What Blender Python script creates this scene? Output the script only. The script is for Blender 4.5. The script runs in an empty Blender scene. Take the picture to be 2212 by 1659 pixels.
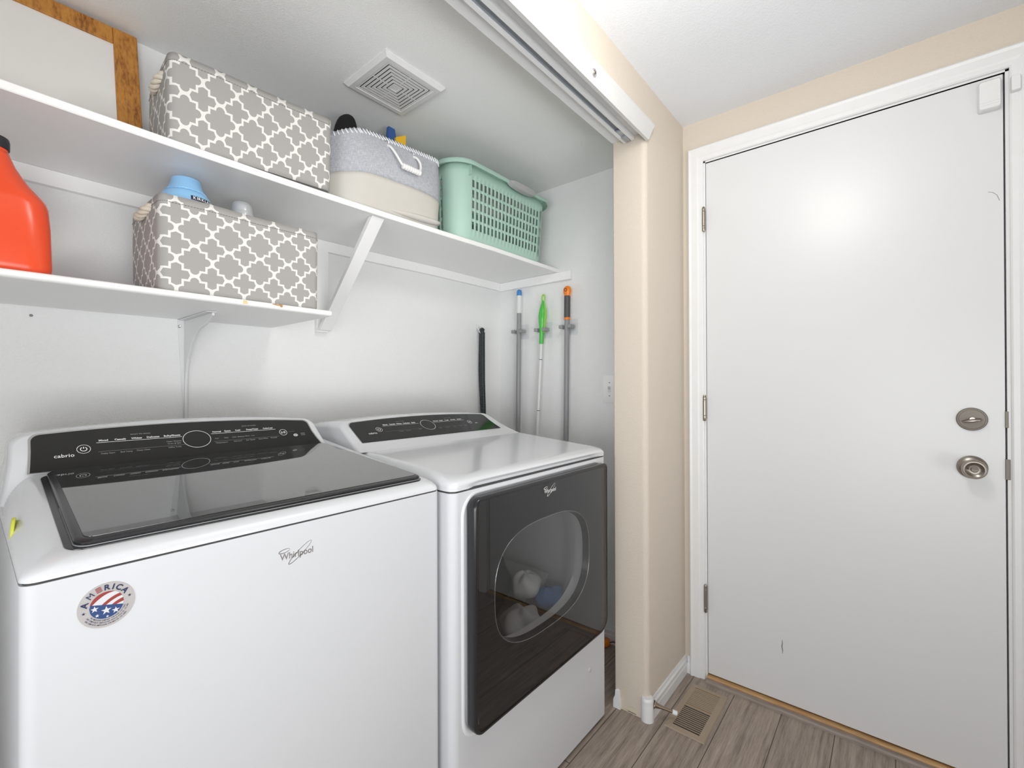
import bpy, bmesh, math, random
from mathutils import Vector, Matrix
random.seed(7)
PI = math.pi
C = bpy.context.scene.collection
SC = bpy.context.scene

# ------------------------------------------------------------------ camera
W_PX, H_PX = 2212, 1659
F_PX = 986.4
cam_d = bpy.data.cameras.new('camera')
cam = bpy.data.objects.new('camera', cam_d)
C.objects.link(cam)
cam_d.sensor_fit = 'HORIZONTAL'
cam_d.sensor_width = 36.0
cam_d.lens = F_PX / W_PX * 36.0
cam_d.clip_start = 0.02
_y, _p, _r = math.radians(39.8567), math.radians(0.20375), math.radians(0.19691)
_f = Vector((math.cos(_y)*math.cos(_p), math.sin(_y)*math.cos(_p), math.sin(_p)))
_rt = Vector((math.sin(_y), -math.cos(_y), 0.0))
_d = _f.cross(_rt)
r2 = _rt*math.cos(_r) + _d*math.sin(_r)
d2 = _d*math.cos(_r) - _rt*math.sin(_r)
cam.matrix_world = Matrix(((r2.x, -d2.x, -_f.x, 0.0), (r2.y, -d2.y, -_f.y, 0.0), (r2.z, -d2.z, -_f.z, 1.17), (0, 0, 0, 1)))
SC.camera = cam

# ------------------------------------------------------------------ world, lamps, exposure
SC.view_settings.view_transform = 'Standard'
SC.view_settings.look = 'None'
SC.view_settings.exposure = 0.15
SC.view_settings.gamma = 1.0
SC.view_settings.use_curve_mapping = False
world = bpy.data.worlds.new('world')
SC.world = world
world.use_nodes = True
world.node_tree.nodes['Background'].inputs[0].default_value = (0.90, 0.95, 1.0, 1)
world.node_tree.nodes['Background'].inputs[1].default_value = 1.0


def area(name, loc, target, sx, sy, power, col, spread=180):
    d = bpy.data.lights.new(name, 'AREA')
    d.shape = 'RECTANGLE'; d.size = sx; d.size_y = sy; d.energy = power; d.color = col; d.spread = math.radians(spread)
    o = bpy.data.objects.new(name, d); C.objects.link(o)
    o.location = loc
    o.rotation_euler = (Vector(target) - Vector(loc)).to_track_quat('-Z', 'Y').to_euler()
    return o


# the hall's ceiling lamp, just above and in front of the camera
_l = bpy.data.lights.new('hall_ceiling_lamp', 'POINT')
_l.energy = 10.5; _l.shadow_soft_size = 0.11; _l.color = (1.0, 0.96, 0.90)
_lo = bpy.data.objects.new('hall_ceiling_lamp', _l); C.objects.link(_lo); _lo.location = (0.80, 0.22, 2.07)
# added fill, no real source: one behind the camera, one at the open end
area('added_rear_fill', (0.05, -1.45, 0.98), (0.75, 1.35, 2.05), 2.0, 1.3, 19.0, (0.95, 0.975, 1.0), 95)
area('added_open_end_fill', (-1.9, -0.45, 0.80), (1.2, 1.0, 1.7), 1.6, 1.2, 14.5, (0.96, 0.98, 1.0), 110)

# ------------------------------------------------------------------ node helpers


class NT:
    def __init__(s, name):
        s.m = bpy.data.materials.new(name); s.m.use_nodes = True
        s.t = s.m.node_tree; s.n = s.t.nodes; s.l = s.t.links
        s.b = s.n['Principled BSDF']; s.out = s.n['Material Output']

    def new(s, typ, **kw):
        n = s.n.new(typ)
        for k, v in kw.items(): setattr(n, k, v)
        return n

    def link(s, a, b): s.l.new(a, b)

    def math(s, op, a, b=None, c=None):
        n = s.n.new('ShaderNodeMath'); n.operation = op
        for i, v in enumerate((a, b, c)):
            if v is None: continue
            if isinstance(v, (int, float)): n.inputs[i].default_value = v
            else: s.l.new(v, n.inputs[i])
        return n.outputs[0]

    def mix(s, fac, a, b):
        n = s.n.new('ShaderNodeMix'); n.data_type = 'RGBA'
        for sock, v in ((n.inputs[0], fac), (n.inputs[6], a), (n.inputs[7], b)):
            if isinstance(v, (int, float)): sock.default_value = v
            elif isinstance(v, tuple): sock.default_value = (*v, 1)
            else: s.l.new(v, sock)
        return n.outputs[2]

    def coords(s, scale=(1, 1, 1), kind='Object'):
        tc = s.n.new('ShaderNodeTexCoord'); mp = s.n.new('ShaderNodeMapping')
        mp.inputs['Scale'].default_value = scale
        s.l.new(tc.outputs[kind], mp.inputs[0])
        return mp.outputs[0]

    def noise(s, vec, scale, detail=2.0, rough=0.5):
        n = s.n.new('ShaderNodeTexNoise'); n.inputs['Scale'].default_value = scale
        n.inputs['Detail'].default_value = detail; n.inputs['Roughness'].default_value = rough
        if vec is not None: s.l.new(vec, n.inputs['Vector'])
        return n.outputs[0]

    def bump(s, h, strength, dist):
        n = s.n.new('ShaderNodeBump'); n.inputs['Strength'].default_value = strength
        n.inputs['Distance'].default_value = dist
        s.l.new(h, n.inputs['Height']); s.l.new(n.outputs[0], s.b.inputs['Normal'])

    def ramp(s, fac, stops):
        n = s.n.new('ShaderNodeValToRGB')
        cr = n.color_ramp
        while len(cr.elements) < len(stops): cr.elements.new(0.5)
        for e, (p, c) in zip(cr.elements, stops): e.position = p; e.color = (*c, 1)
        s.l.new(fac, n.inputs[0])
        return n.outputs[0]


def plain(name, col, rough=0.5, metal=0.0, ior=1.5, coat=0.0, var=0.03, vscale=25.0):
    k = NT(name)
    nz = k.noise(k.coords(), vscale, 3)
    lo = tuple(max(0, c*(1-var)) for c in col); hi = tuple(min(1, c*(1+var)) for c in col)
    k.link(k.mix(nz, lo, hi), k.b.inputs['Base Color'])
    k.b.inputs['Roughness'].default_value = rough
    k.b.inputs['Metallic'].default_value = metal
    k.b.inputs['IOR'].default_value = ior
    k.b.inputs['Coat Weight'].default_value = coat
    k.b.inputs['Coat Roughness'].default_value = 0.08
    return k.m


def plaster(name, col, bump=0.35, scale=190.0, rough=0.75):
    k = NT(name)
    v = k.coords()
    nz = k.noise(v, scale, 3, 0.55)
    big = k.noise(v, 2.5, 2)
    k.link(k.mix(big, tuple(c*0.975 for c in col), tuple(min(1, c*1.02) for c in col)), k.b.inputs['Base Color'])
    k.b.inputs['Roughness'].default_value = rough
    k.bump(k.math('SMOOTH_MAX', nz, 0.45, 0.1), bump, 0.007)
    return k.m


def sr(r, g, b):
    f = lambda c: (c/255/12.92) if c/255 <= 0.04045 else ((c/255+0.055)/1.055)**2.4
    return (f(r), f(g), f(b))


M = {}
M['closet_wall'] = plaster('closet_wall_paint', (0.845, 0.85, 0.845), 0.40)
M['beige'] = plaster('beige_wall_paint', (0.63, 0.56, 0.475), 0.27)
M['ceil_closet'] = plaster('closet_ceiling_paint', (0.92, 0.925, 0.91), 0.30, 210)
M['ceil_hall'] = plaster('hall_ceiling_paint', (0.82, 0.85, 0.89), 0.24, 210)
M['white_trim'] = plain('white_trim_paint', (0.76, 0.765, 0.765), 0.35)
M['door_paint'] = plain('white_door_paint', (0.70, 0.705, 0.71), 0.33, var=0.01, vscale=6)
M['shelf_paint'] = plain('white_shelf_paint', (0.92, 0.92, 0.91), 0.38, var=0.015)
M['appliance'] = plain('white_enamel_lit', (0.68, 0.69, 0.71), 0.16, coat=0.4, var=0.005)  # lightened copy of the enamel, brighter light on the tops put into colour
M['appliance_front'] = plain('white_enamel_front', (0.60, 0.61, 0.63), 0.5, var=0.005)  # darker copy of the same enamel for the front faces
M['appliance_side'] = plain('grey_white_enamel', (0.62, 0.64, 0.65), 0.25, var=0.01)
M['panel_black'] = plain('glossy_black_panel', (0.012, 0.012, 0.012), 0.09, ior=1.55, var=0.1)
M['lid_glass'] = plain('smoked_lid_glass', (0.22, 0.22, 0.218), 0.02, metal=0.92, var=0.01)
M['black_plastic'] = plain('black_plastic', (0.015, 0.015, 0.017), 0.22)
M['silver_edge'] = plain('silver_trim', (0.62, 0.62, 0.62), 0.22, metal=0.9)
M['print_white'] = plain('white_print', (0.75, 0.75, 0.75), 0.5)
M['print_grey'] = plain('grey_print', (0.22, 0.22, 0.22), 0.5)
M['nickel'] = plain('satin_nickel', (0.36, 0.325, 0.285), 0.30, metal=1.0)
M['dark_gap'] = plain('cavity_shade', (0.012, 0.012, 0.012), 0.9)  # black put in for the shade inside gaps and hollows
M['seam'] = plain('dark_seam', (0.05, 0.05, 0.05), 0.7)  # dark strip filling the joint between cabinet and top
M['hose'] = plain('black_ribbed_hose', (0.018, 0.024, 0.026), 0.35)
M['grey_pole'] = plain('grey_pole', (0.29, 0.29, 0.30), 0.35)
M['white_pole'] = plain('white_pole', (0.74, 0.74, 0.74), 0.25)
M['green_plastic'] = plain('green_plastic', (0.08, 0.52, 0.07), 0.25)
M['lime_plastic'] = plain('lime_plastic', (0.32, 0.66, 0.10), 0.3)
M['blue_plastic'] = plain('blue_plastic', (0.06, 0.25, 0.60), 0.3)
M['orange_plastic'] = plain('orange_plastic', (0.95, 0.24, 0.01), 0.3)
M['dark_grip'] = plain('dark_grey_grip', (0.085, 0.083, 0.08), 0.5)
M['clip_grey'] = plain('grey_clip', (0.30, 0.31, 0.31), 0.4)
M['mint'] = plain('mint_plastic', (0.43, 0.625, 0.53), 0.5, var=0.02)
M['mint_grip'] = plain('grey_grip', (0.42, 0.42, 0.415), 0.5)
M['red_jug'] = plain('orange_red_jug_plastic', (0.86, 0.085, 0.025), 0.27, var=0.04)
M['jug_cap'] = plain('black_cap', (0.02, 0.02, 0.024), 0.4)
M['sky_blue'] = plain('sky_blue_plastic', (0.30, 0.58, 0.88), 0.28)
M['sky_blue_deep'] = plain('deeper_sky_blue_plastic', (0.12, 0.43, 0.78), 0.3)
M['navy'] = plain('navy_print', (0.006, 0.010, 0.035), 0.4)
M['silver_plastic'] = plain('silver_plastic', (0.66, 0.67, 0.68), 0.28, metal=0.35)
M['rope'] = plain('cream_rope', (0.72, 0.66, 0.55), 0.85, var=0.08, vscale=180)
M['white_rope'] = plain('white_rope', (0.86, 0.85, 0.84), 0.8)
M['canvas'] = plain('cream_canvas', (0.59, 0.57, 0.525), 0.9, var=0.03, vscale=40)
M['stitch'] = plain('white_stitch_yarn', (0.82, 0.84, 0.86), 0.8)
M['stitch_grey'] = plain('dark_stitch_thread', (0.20, 0.19, 0.18), 0.8)
M['black_cloth'] = plain('black_cloth', (0.008, 0.008, 0.009), 0.9)
M['white_cloth'] = plain('white_cloth', (0.80, 0.80, 0.78), 0.9, var=0.05)
M['blue_cloth'] = plain('blue_cloth', (0.13, 0.25, 0.50), 0.9, var=0.1)
M['navy_pack'] = plain('blue_packet', (0.03, 0.10, 0.30), 0.35)
M['yellow_pack'] = plain('yellow_packet', (0.85, 0.50, 0.02), 0.4)
M['yellow_magnet'] = plain('yellow_green_plastic', (0.66, 0.68, 0.06), 0.4)
M['tan_metal'] = plain('tan_painted_metal', (0.36, 0.29, 0.215), 0.42)
M['brushed_nickel'] = plain('brushed_nickel', (0.27, 0.245, 0.215), 0.62, metal=0.85)
M['header_trim'] = plain('white_header_casing_paint', (0.64, 0.64, 0.63), 0.45)  # white trim paint, darkened copy to offset the close ceiling lamp
M['bronze'] = plain('dull_bronze', (0.30, 0.25, 0.19), 0.35, metal=1.0)
M['drum'] = plain('drum_enamel', (0.62, 0.62, 0.62), 0.35, var=0.04, vscale=8)
M['board_white'] = plain('white_board_face', (0.80, 0.78, 0.75), 0.35, var=0.01)
M['st_grey'] = plain('sticker_silver', (0.42, 0.40, 0.39), 0.4)
M['st_blue'] = plain('sticker_blue', (0.010, 0.045, 0.17), 0.5)
M['st_navy'] = plain('sticker_navy', (0.012, 0.018, 0.08), 0.6)
M['st_red'] = plain('sticker_red', (0.27, 0.028, 0.018), 0.5)
M['st_white'] = plain('sticker_white', (0.62, 0.62, 0.64), 0.5)
M['track_metal'] = plain('galvanised_track', (0.42, 0.45, 0.48), 0.35, metal=0.6)
M['raw_plaster'] = plain('bare_plaster_patch', (0.62, 0.55, 0.42), 0.8)
M['glue_yellow'] = plain('yellow_stain', (0.78, 0.62, 0.30), 0.5)
M['chip_brown'] = plain('chipped_chipboard', (0.50, 0.27, 0.10), 0.8)
M['grille_white'] = plain('white_grille_plastic', (0.74, 0.74, 0.73), 0.4)


def glass_mat(name, tint, ior, rough=0.02):
    k = NT(name)
    tr = k.new('ShaderNodeBsdfTransparent'); tr.inputs[0].default_value = (*tint, 1)
    gl = k.new('ShaderNodeBsdfGlossy'); gl.inputs['Roughness'].default_value = rough
    gl.inputs[0].default_value = (1, 1, 1, 1)
    fr = k.new('ShaderNodeFresnel'); fr.inputs[0].default_value = ior
    mx = k.new('ShaderNodeMixShader')
    ge = k.new('ShaderNodeNewGeometry')
    k.link(k.math('MULTIPLY', fr.outputs[0], k.math('SUBTRACT', 1.0, ge.outputs['Backfacing'])), mx.inputs[0]); k.link(tr.outputs[0], mx.inputs[1]); k.link(gl.outputs[0], mx.inputs[2])
    k.link(mx.outputs[0], k.out.inputs[0])
    return k.m


M['dryer_glass'] = glass_mat('smoked_dryer_glass', (0.80, 0.80, 0.80), 1.60)
M['clear_plastic'] = glass_mat('clear_plastic', (0.965, 0.97, 0.975), 1.25, 0.12)


def wood_mat(name, c1, c2, c3, scale, axis_scale, rough=0.4):
    k = NT(name)
    v = k.coords(axis_scale)
    n1 = k.noise(v, scale, 6, 0.6)
    n2 = k.noise(v, scale*4, 3, 0.6)
    s = k.math('ADD', k.math('MULTIPLY', n1, 0.7), k.math('MULTIPLY', n2, 0.3))
    k.link(k.ramp(s, [(0.36, c1), (0.5, c2), (0.64, c3)]), k.b.inputs['Base Color'])
    k.b.inputs['Roughness'].default_value = rough
    return k.m


M['oak_frame'] = wood_mat('golden_oak', (0.22, 0.075, 0.012), (0.48, 0.20, 0.035), (0.56, 0.26, 0.05), 9.0, (6.0, 6.0, 0.55))
M['oak_sill'] = wood_mat('oak_threshold', (0.36, 0.20, 0.08), (0.52, 0.31, 0.13), (0.58, 0.37, 0.17), 9.0, (6.0, 0.5, 6.0))
M['reducer'] = wood_mat('grey_vinyl_reducer', (0.20, 0.165, 0.14), (0.27, 0.225, 0.195), (0.32, 0.27, 0.235), 8.0, (6.0, 0.6, 6.0))


def floor_mat():
    k = NT('grey_brown_vinyl_plank')
    v = k.coords()
    br = k.new('ShaderNodeTexBrick')
    br.offset = 0.37; br.inputs['Scale'].default_value = 1.0
    br.inputs['Brick Width'].default_value = 1.2; br.inputs['Row Height'].default_value = 0.155
    br.inputs['Mortar Size'].default_value = 0.0015; br.inputs['Mortar Smooth'].default_value = 0.2
    br.inputs['Color1'].default_value = (0.30, 0.30, 0.30, 1); br.inputs['Color2'].default_value = (0.62, 0.62, 0.62, 1)
    br.inputs['Mortar'].default_value = (0.0, 0.0, 0.0, 1)
    k.link(v, br.inputs['Vector'])
    g = k.coords((0.9, 14.0, 1.0))
    n1 = k.noise(g, 4.5, 7, 0.62)
    n2 = k.noise(g, 22.0, 4, 0.6)
    s = k.math('ADD', k.math('MULTIPLY', n1, 0.65), k.math('MULTIPLY', n2, 0.35))
    grain = k.ramp(s, [(0.36, (0.20, 0.162, 0.135)), (0.5, (0.34, 0.282, 0.238)), (0.66, (0.47, 0.395, 0.34))])
    plank = k.mix(br.outputs['Color'], (0.80, 0.80, 0.80), (1.18, 1.16, 1.15))
    mul = k.new('ShaderNodeMix'); mul.data_type = 'RGBA'; mul.blend_type = 'MULTIPLY'; mul.inputs[0].default_value = 1.0
    k.link(grain, mul.inputs[6]); k.link(plank, mul.inputs[7])
    fin = k.mix(br.outputs['Fac'], mul.outputs[2], (0.07, 0.055, 0.045))
    k.link(fin, k.b.inputs['Base Color'])
    k.b.inputs['Roughness'].default_value = 0.42
    k.bump(s, 0.15, 0.001)
    return k.m


M['floor'] = floor_mat()


def linen_mat():
    k = NT('grey_linen')
    v = k.coords((1, 1, 1), 'UV')
    a = k.noise(k.coords((700, 60, 1), 'UV'), 1.0, 3, 0.7)
    b = k.noise(k.coords((60, 700, 1), 'UV'), 1.0, 3, 0.7)
    s = k.math('ADD', k.math('MULTIPLY', a, 0.5), k.math('MULTIPLY', b, 0.5))
    k.link(k.ramp(s, [(0.38, (0.33, 0.345, 0.385)), (0.5, (0.45, 0.465, 0.50)), (0.62, (0.60, 0.61, 0.645))]), k.b.inputs['Base Color'])
    k.b.inputs['Roughness'].default_value = 0.9
    return k.m


M['linen'] = linen_mat()


def quatrefoil_mat():
    """grey fabric printed with white quatrefoil trellis; UV is measured in pattern cells"""
    k = NT('grey_quatrefoil_fabric')
    tc = k.new('ShaderNodeTexCoord'); sp = k.new('ShaderNodeSeparateXYZ')
    k.link(tc.outputs['UV'], sp.inputs[0])
    au = k.math('ABSOLUTE', k.math('SUBTRACT', k.math('FRACT', sp.outputs[0]), 0.5))
    av = k.math('ABSOLUTE', k.math('SUBTRACT', k.math('FRACT', sp.outputs[1]), 0.5))
    lt = lambda a, b: k.math('LESS_THAN', a, b)
    AND = lambda a, b: k.math('MULTIPLY', a, b)
    OR = lambda a, b: k.math('MAXIMUM', a, b)

    def capsule(a, b, half, r):
        q = k.math('MAXIMUM', k.math('SUBTRACT', a, half), 0.0)
        return lt(k.math('SQRT', k.math('ADD', k.math('MULTIPLY', q, q), k.math('MULTIPLY', b, b))), r)
    big = OR(capsule(au, av, 0.318, 0.128), capsule(av, au, 0.318, 0.128))
    big = OR(big, AND(lt(au, 0.297), lt(av, 0.297)))
    pu = k.math('SUBTRACT', 0.5, au); pv = k.math('SUBTRACT', 0.5, av)

    def arm(a, b):
        lim = k.math('MINIMUM', 0.137, k.math('MULTIPLY', k.math('SUBTRACT', 0.372, a), 2.2))
        return lt(b, lim)
    small = OR(arm(pu, pv), arm(pv, pu))
    dark = OR(big, small)
    w = k.noise(k.coords((90, 90, 1), 'UV'), 1.0, 2, 0.7)
    grey = k.mix(w, (0.335, 0.325, 0.31), (0.42, 0.41, 0.395))
    k.link(k.mix(dark, (0.80, 0.785, 0.755), grey), k.b.inputs['Base Color'])
    k.b.inputs['Roughness'].default_value = 0.9
    return k.m


M['quatrefoil'] = quatrefoil_mat()

# ------------------------------------------------------------------ mesh helpers
ROOT = {}


class MB:
    def __init__(s): s.v = []; s.f = []; s.uv = {}; s.mi = []; s.cur = 0

    def add(s, vs, fs):
        o = len(s.v); s.v += [tuple(p) for p in vs]
        for f in fs:
            s.f.append(tuple(i+o for i in f)); s.mi.append(s.cur)
        return s

    def box(s, x0, x1, y0, y1, z0, z1):
        return s.add([(x, y, z) for z in (z0, z1) for y in (y0, y1) for x in (x0, x1)],
                     [(0, 2, 3, 1), (4, 5, 7, 6), (0, 1, 5, 4), (2, 6, 7, 3), (0, 4, 6, 2), (1, 3, 7, 5)])

    def loft(s, rings, close=True, cap0=True, cap1=True):
        n = len(rings[0]); vs = [p for r in rings for p in r]; fs = []
        for i in range(len(rings)-1):
            for j in range(n if close else n-1):
                a = i*n+j; b = i*n+(j+1) % n
                fs.append((a, b, b+n, a+n))
        if cap0: fs.append(tuple(range(n-1, -1, -1)))
        if cap1: fs.append(tuple((len(rings)-1)*n+j for j in range(n)))
        return s.add(vs, fs)

    def tube(s, pts, r, seg=10, cap=True):
        pts = [Vector(p) for p in pts]; n = len(pts); rings = []
        rad = r if callable(r) else (lambda i: r)
        t0 = (pts[1]-pts[0]).normalized()
        up = Vector((0, 0, 1)) if abs(t0.z) < 0.9 else Vector((1, 0, 0))
        nrm = t0.cross(up).normalized()
        for i in range(n):
            t = (pts[min(i+1, n-1)]-pts[max(i-1, 0)]).normalized()
            nrm = (nrm - t*nrm.dot(t)).normalized(); bn = t.cross(nrm)
            rr = rad(i)
            rings.append([pts[i] + (nrm*math.cos(2*PI*k/seg) + bn*math.sin(2*PI*k/seg))*rr for k in range(seg)])
        return s.loft(rings, True, cap, cap)

    def lathe(s, prof, loc, axis=(0, 0, 1), seg=32, cap=True):
        ax = Vector(axis).normalized(); q = Vector((0, 0, 1)).rotation_difference(ax)
        rings = []
        for r, h in prof:
            rings.append([Vector(loc) + q @ Vector((r*math.cos(2*PI*k/seg), r*math.sin(2*PI*k/seg), h)) for k in range(seg)])
        return s.loft(rings, True, cap, cap)

    def build(s, name, mat, parent=None, smooth=None, bevel=0.0, bseg=2, solid=0.0):
        me = bpy.data.meshes.new(name)
        root = ROOT.get(parent.name) if parent else None
        off = root if root is not None else Vector((0, 0, 0))
        me.from_pydata([Vector(p)-off for p in s.v], [], s.f)
        mats = mat if isinstance(mat, (list, tuple)) else [mat]
        for m_ in mats: me.materials.append(M[m_] if isinstance(m_, str) else m_)
        if len(mats) > 1:
            for p, i in zip(me.polygons, s.mi): p.material_index = i
        if s.uv:
            lay = me.uv_layers.new(name='UVMap')
            for li, l in enumerate(me.loops):
                lay.data[li].uv = s.uv.get(l.vertex_index, (0, 0))
        bm = bmesh.new(); bm.from_mesh(me)
        bmesh.ops.remove_doubles(bm, verts=bm.verts, dist=1e-6)
        bmesh.ops.recalc_face_normals(bm, faces=bm.faces)
        if bevel > 0:
            es = [e for e in bm.edges if len(e.link_faces) == 2 and e.calc_face_angle(0) > 0.5]
            bmesh.ops.bevel(bm, geom=es, offset=bevel, segments=bseg, profile=0.5, affect='EDGES', clamp_overlap=True)
        bm.to_mesh(me); bm.free()
        if smooth is not None:
            for p in me.polygons: p.use_smooth = True
            if smooth < 179: me.set_sharp_from_angle(angle=math.radians(smooth))
        o = bpy.data.objects.new(name, me); C.objects.link(o)
        if solid:
            md = o.modifiers.new('thickness', 'SOLIDIFY'); md.thickness = solid; md.offset = 0.0
        if parent:
            o.parent = parent; ROOT[o.name] = off
        else:
            ROOT[o.name] = Vector((0, 0, 0))
        return o


def tag(o, label=None, cat=None, group=None, kind=None):
    if label: o['label'] = label
    if cat: o['category'] = cat
    if group: o['group'] = group
    if kind: o['kind'] = kind
    return o


def thing(name, label, cat, loc, group=None):
    o = bpy.data.objects.new(name, None); C.objects.link(o)
    o.location = loc; o.empty_display_size = 0.05
    ROOT[o.name] = Vector(loc)
    return tag(o, label, cat, group)


def struct(o): o['kind'] = 'structure'; return o


def copy_tree(o, delta, parent=None):
    c = o.copy(); C.objects.link(c)
    if parent is None:
        c.location = o.location + Vector(delta); ROOT[c.name] = ROOT[o.name] + Vector(delta)
    else:
        c.parent = parent; c.matrix_parent_inverse = o.matrix_parent_inverse.copy(); ROOT[c.name] = ROOT[parent.name]
    for ch in [x for x in bpy.data.objects if x.parent == o]: copy_tree(ch, delta, c)
    return c


def rrect(w, h, r, n=6):
    """rounded rectangle outline, centred, counter-clockwise; r = radius or 4 radii (right-top, left-top, left-bottom, right-bottom)"""
    rs = r if isinstance(r, (tuple, list)) else (r,)*4
    pts = []
    for (sx, sy, a0), rr in zip(((1, 1, 0), (-1, 1, 90), (-1, -1, 180), (1, -1, 270)), rs):
        cx, cy = sx*(w/2-rr), sy*(h/2-rr)
        for i in range(n+1):
            a = math.radians(a0+90*i/n)
            pts.append((cx+rr*math.cos(a), cy+rr*math.sin(a)))
    return pts


def text_geo(mb, s, size, org, xd, yd, bold=0.0, shear=0.0, align='LEFT', sx=1.0, spacing=1.0):
    cu = bpy.data.curves.new('t', 'FONT'); cu.body = s; cu.size = size; cu.offset = bold
    cu.shear = shear; cu.align_x = align; cu.resolution_u = 3; cu.space_character = spacing
    o = bpy.data.objects.new('t', cu); C.objects.link(o)
    dg = bpy.context.evaluated_depsgraph_get(); dg.update()
    me = bpy.data.meshes.new_from_object(o.evaluated_get(dg))
    xd, yd, org = Vector(xd), Vector(yd), Vector(org)
    mb.add([org + xd*(v.co.x*sx) + yd*v.co.y for v in me.vertices], [tuple(p.vertices) for p in me.polygons])
    xs = [v.co.x for v in me.vertices]
    bpy.data.objects.remove(o); bpy.data.curves.remove(cu); bpy.data.meshes.remove(me)
    return (max(xs)-min(xs))*sx if xs else 0


def flat_ring(mb, org, xd, yd, rx, ry, w, seg=40):
    org, xd, yd = Vector(org), Vector(xd), Vector(yd); vs = []
    for k in range(seg):
        a = 2*PI*k/seg
        vs.append(org+xd*((rx-w)*math.cos(a))+yd*((ry-w)*math.sin(a))); vs.append(org+xd*(rx*math.cos(a))+yd*(ry*math.sin(a)))
    mb.add(vs, [(2*k, 2*k+1, (2*k+3) % (2*seg), (2*k+2) % (2*seg)) for k in range(seg)])


def flat_poly(mb, pts, org, xd, yd):
    org, xd, yd = Vector(org), Vector(xd), Vector(yd)
    mb.add([org+xd*x+yd*y for x, y in pts], [tuple(range(len(pts)))])


def flat_stroke(mb, pts, w, org, xd, yd):
    """ribbon of width w along 2-D points"""
    org, xd, yd = Vector(org), Vector(xd), Vector(yd); L = []; R = []
    for i, p in enumerate(pts):
        a = Vector(pts[max(i-1, 0)]); b = Vector(pts[min(i+1, len(pts)-1)])
        t = (b-a).normalized(); n = Vector((-t.y, t.x))
        ww = w(i/(len(pts)-1)) if callable(w) else w
        q = Vector(p); L.append(q+n*ww/2); R.append(q-n*ww/2)
    vs = [org+xd*p.x+yd*p.y for p in L+R]; n = len(L)
    mb.add(vs, [(i, i+1, n+i+1, n+i) for i in range(n-1)])


# ------------------------------------------------------------------ the setting
XW, XC, YB, YF, YI = 1.894, 1.884, 1.657, 0.660, 0.787      # hall right wall, closet right wall, closet back, partition front and inner face
ZH, ZC, XJ, ZS, XL = 2.231, 2.157, 1.523, 2.062, -0.45      # hall ceiling, closet ceiling, jamb, soffit, closet left side
YR, XO = -1.55, -1.85                                      # rear wall, open end of the hall

struct(MB().box(-4.0, 2.1, -3.2, 1.80, -0.05, 0.0).build('floor', 'floor'))
struct(MB().box(XL-0.12, 2.0, YB, YB+0.1, 0, ZH+0.05).build('wall_back', 'closet_wall'))
struct(MB().box(XC, 2.0, YI-0.002, YB, 0, ZH+0.05).build('wall_closet', 'closet_wall'))
struct(MB().box(XL-0.12, XL, YI-0.002, YB, 0, ZH+0.05).build('wall_left', 'closet_wall'))
struct(MB().box(XL-0.12, XC+0.02, YI-0.004, YB+0.02, ZC, ZC+0.06).build('ceiling_closet', 'ceil_closet'))
struct(MB().box(XO-0.4, XW+0.08, YR-0.1, YF+0.02, ZH, ZH+0.06).build('ceiling', 'ceil_hall'))
struct(MB().box(XO-0.4, XW+0.1, YR-0.1, YR, 0, ZH).build('wall_rear', 'beige'))

# partition between hall and closet with bullnose corners round the opening
mb = MB()
rb = 0.020


def column(mb, pts, z0, z1):
    mb.loft([[(x, y, z0) for x, y in pts], [(x, y, z1) for x, y in pts]])


arc = lambda cx, cy, r, a0, a1, n=6: [(cx+r*math.cos(math.radians(a0+(a1-a0)*i/n)), cy+r*math.sin(math.radians(a0+(a1-a0)*i/n))) for i in range(n+1)]
column(mb, arc(XJ+rb, YF+rb, rb, 270, 180) + arc(XJ+0.006, YI-0.006, 0.006, 180, 90) + [(XW+0.02, YI), (XW+0.02, YF)], 0, ZS)
column(mb, arc(XL-rb, YF+rb, rb, 270, 360) + [(XL, YI), (XO-0.4, YI), (XO-0.4, YF)], 0, ZS)
mb.box(XO-0.4, XW+0.02, YF, YI, ZS, ZH+0.02)
struct(mb.build('wall_front', 'beige', smooth=40))

# right wall of the hall with the door opening
DY0, DY1, DZ = -0.2475, 0.573, 2.057
mb = MB()
mb.box(XW, XW+0.1, DY1, YF+0.02, 0, ZH)
mb.box(XW, XW+0.1, DY0-0.004, DY1, DZ, ZH)
mb.box(XW, XW+0.1, YR, DY0-0.004, 0, ZH)
struct(mb.build('wall_right', 'beige'))

# soffit board under the header, its front casing board and closet baseboards
struct(MB().box(XL, XJ, YF+0.004, YI+0.001, ZS-0.006, ZS).build('trim_1', 'white_trim', bevel=0.001))
prof = [(0.000, 0.000), (0.000, 0.010), (0.010, 0.013), (0.014, 0.012), (0.048, 0.015), (0.056, 0.018), (0.066, 0.017), (0.072, 0.010), (0.072, 0.0)]
z0 = 2.025
rings = []
for x0, mit in ((XL-0.05, 0), (XJ+0.002, 1)):
    rings.append([(x0 + (h*0.62 if mit else 0), YF-t, z0+h) for h, t in prof])
struct(MB().loft(rings).build('trim_2', 'header_trim'))

# door casing: a profile swept up, over and down with mitres
cprof = [(0, 0), (0, 0.008), (0.004, 0.011), (0.016, 0.012), (0.022, 0.015), (0.044, 0.016), (0.052, 0.019), (0.058, 0.014), (0.058, 0)]
cy0, cy1, cz = DY0-0.008, DY1+0.006, DZ+0.006
rings = []
for y, z, sy, sz in ((cy1, 0.0, 1, 0), (cy1, cz, 1, 1), (cy0, cz, -1, 1), (cy0, 0.0, -1, 0)):
    rings.append([(XW-t, y+sy*w, z+sz*w) for w, t in cprof])
struct(MB().loft(rings).build('trim_3', 'white_trim'))

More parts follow.
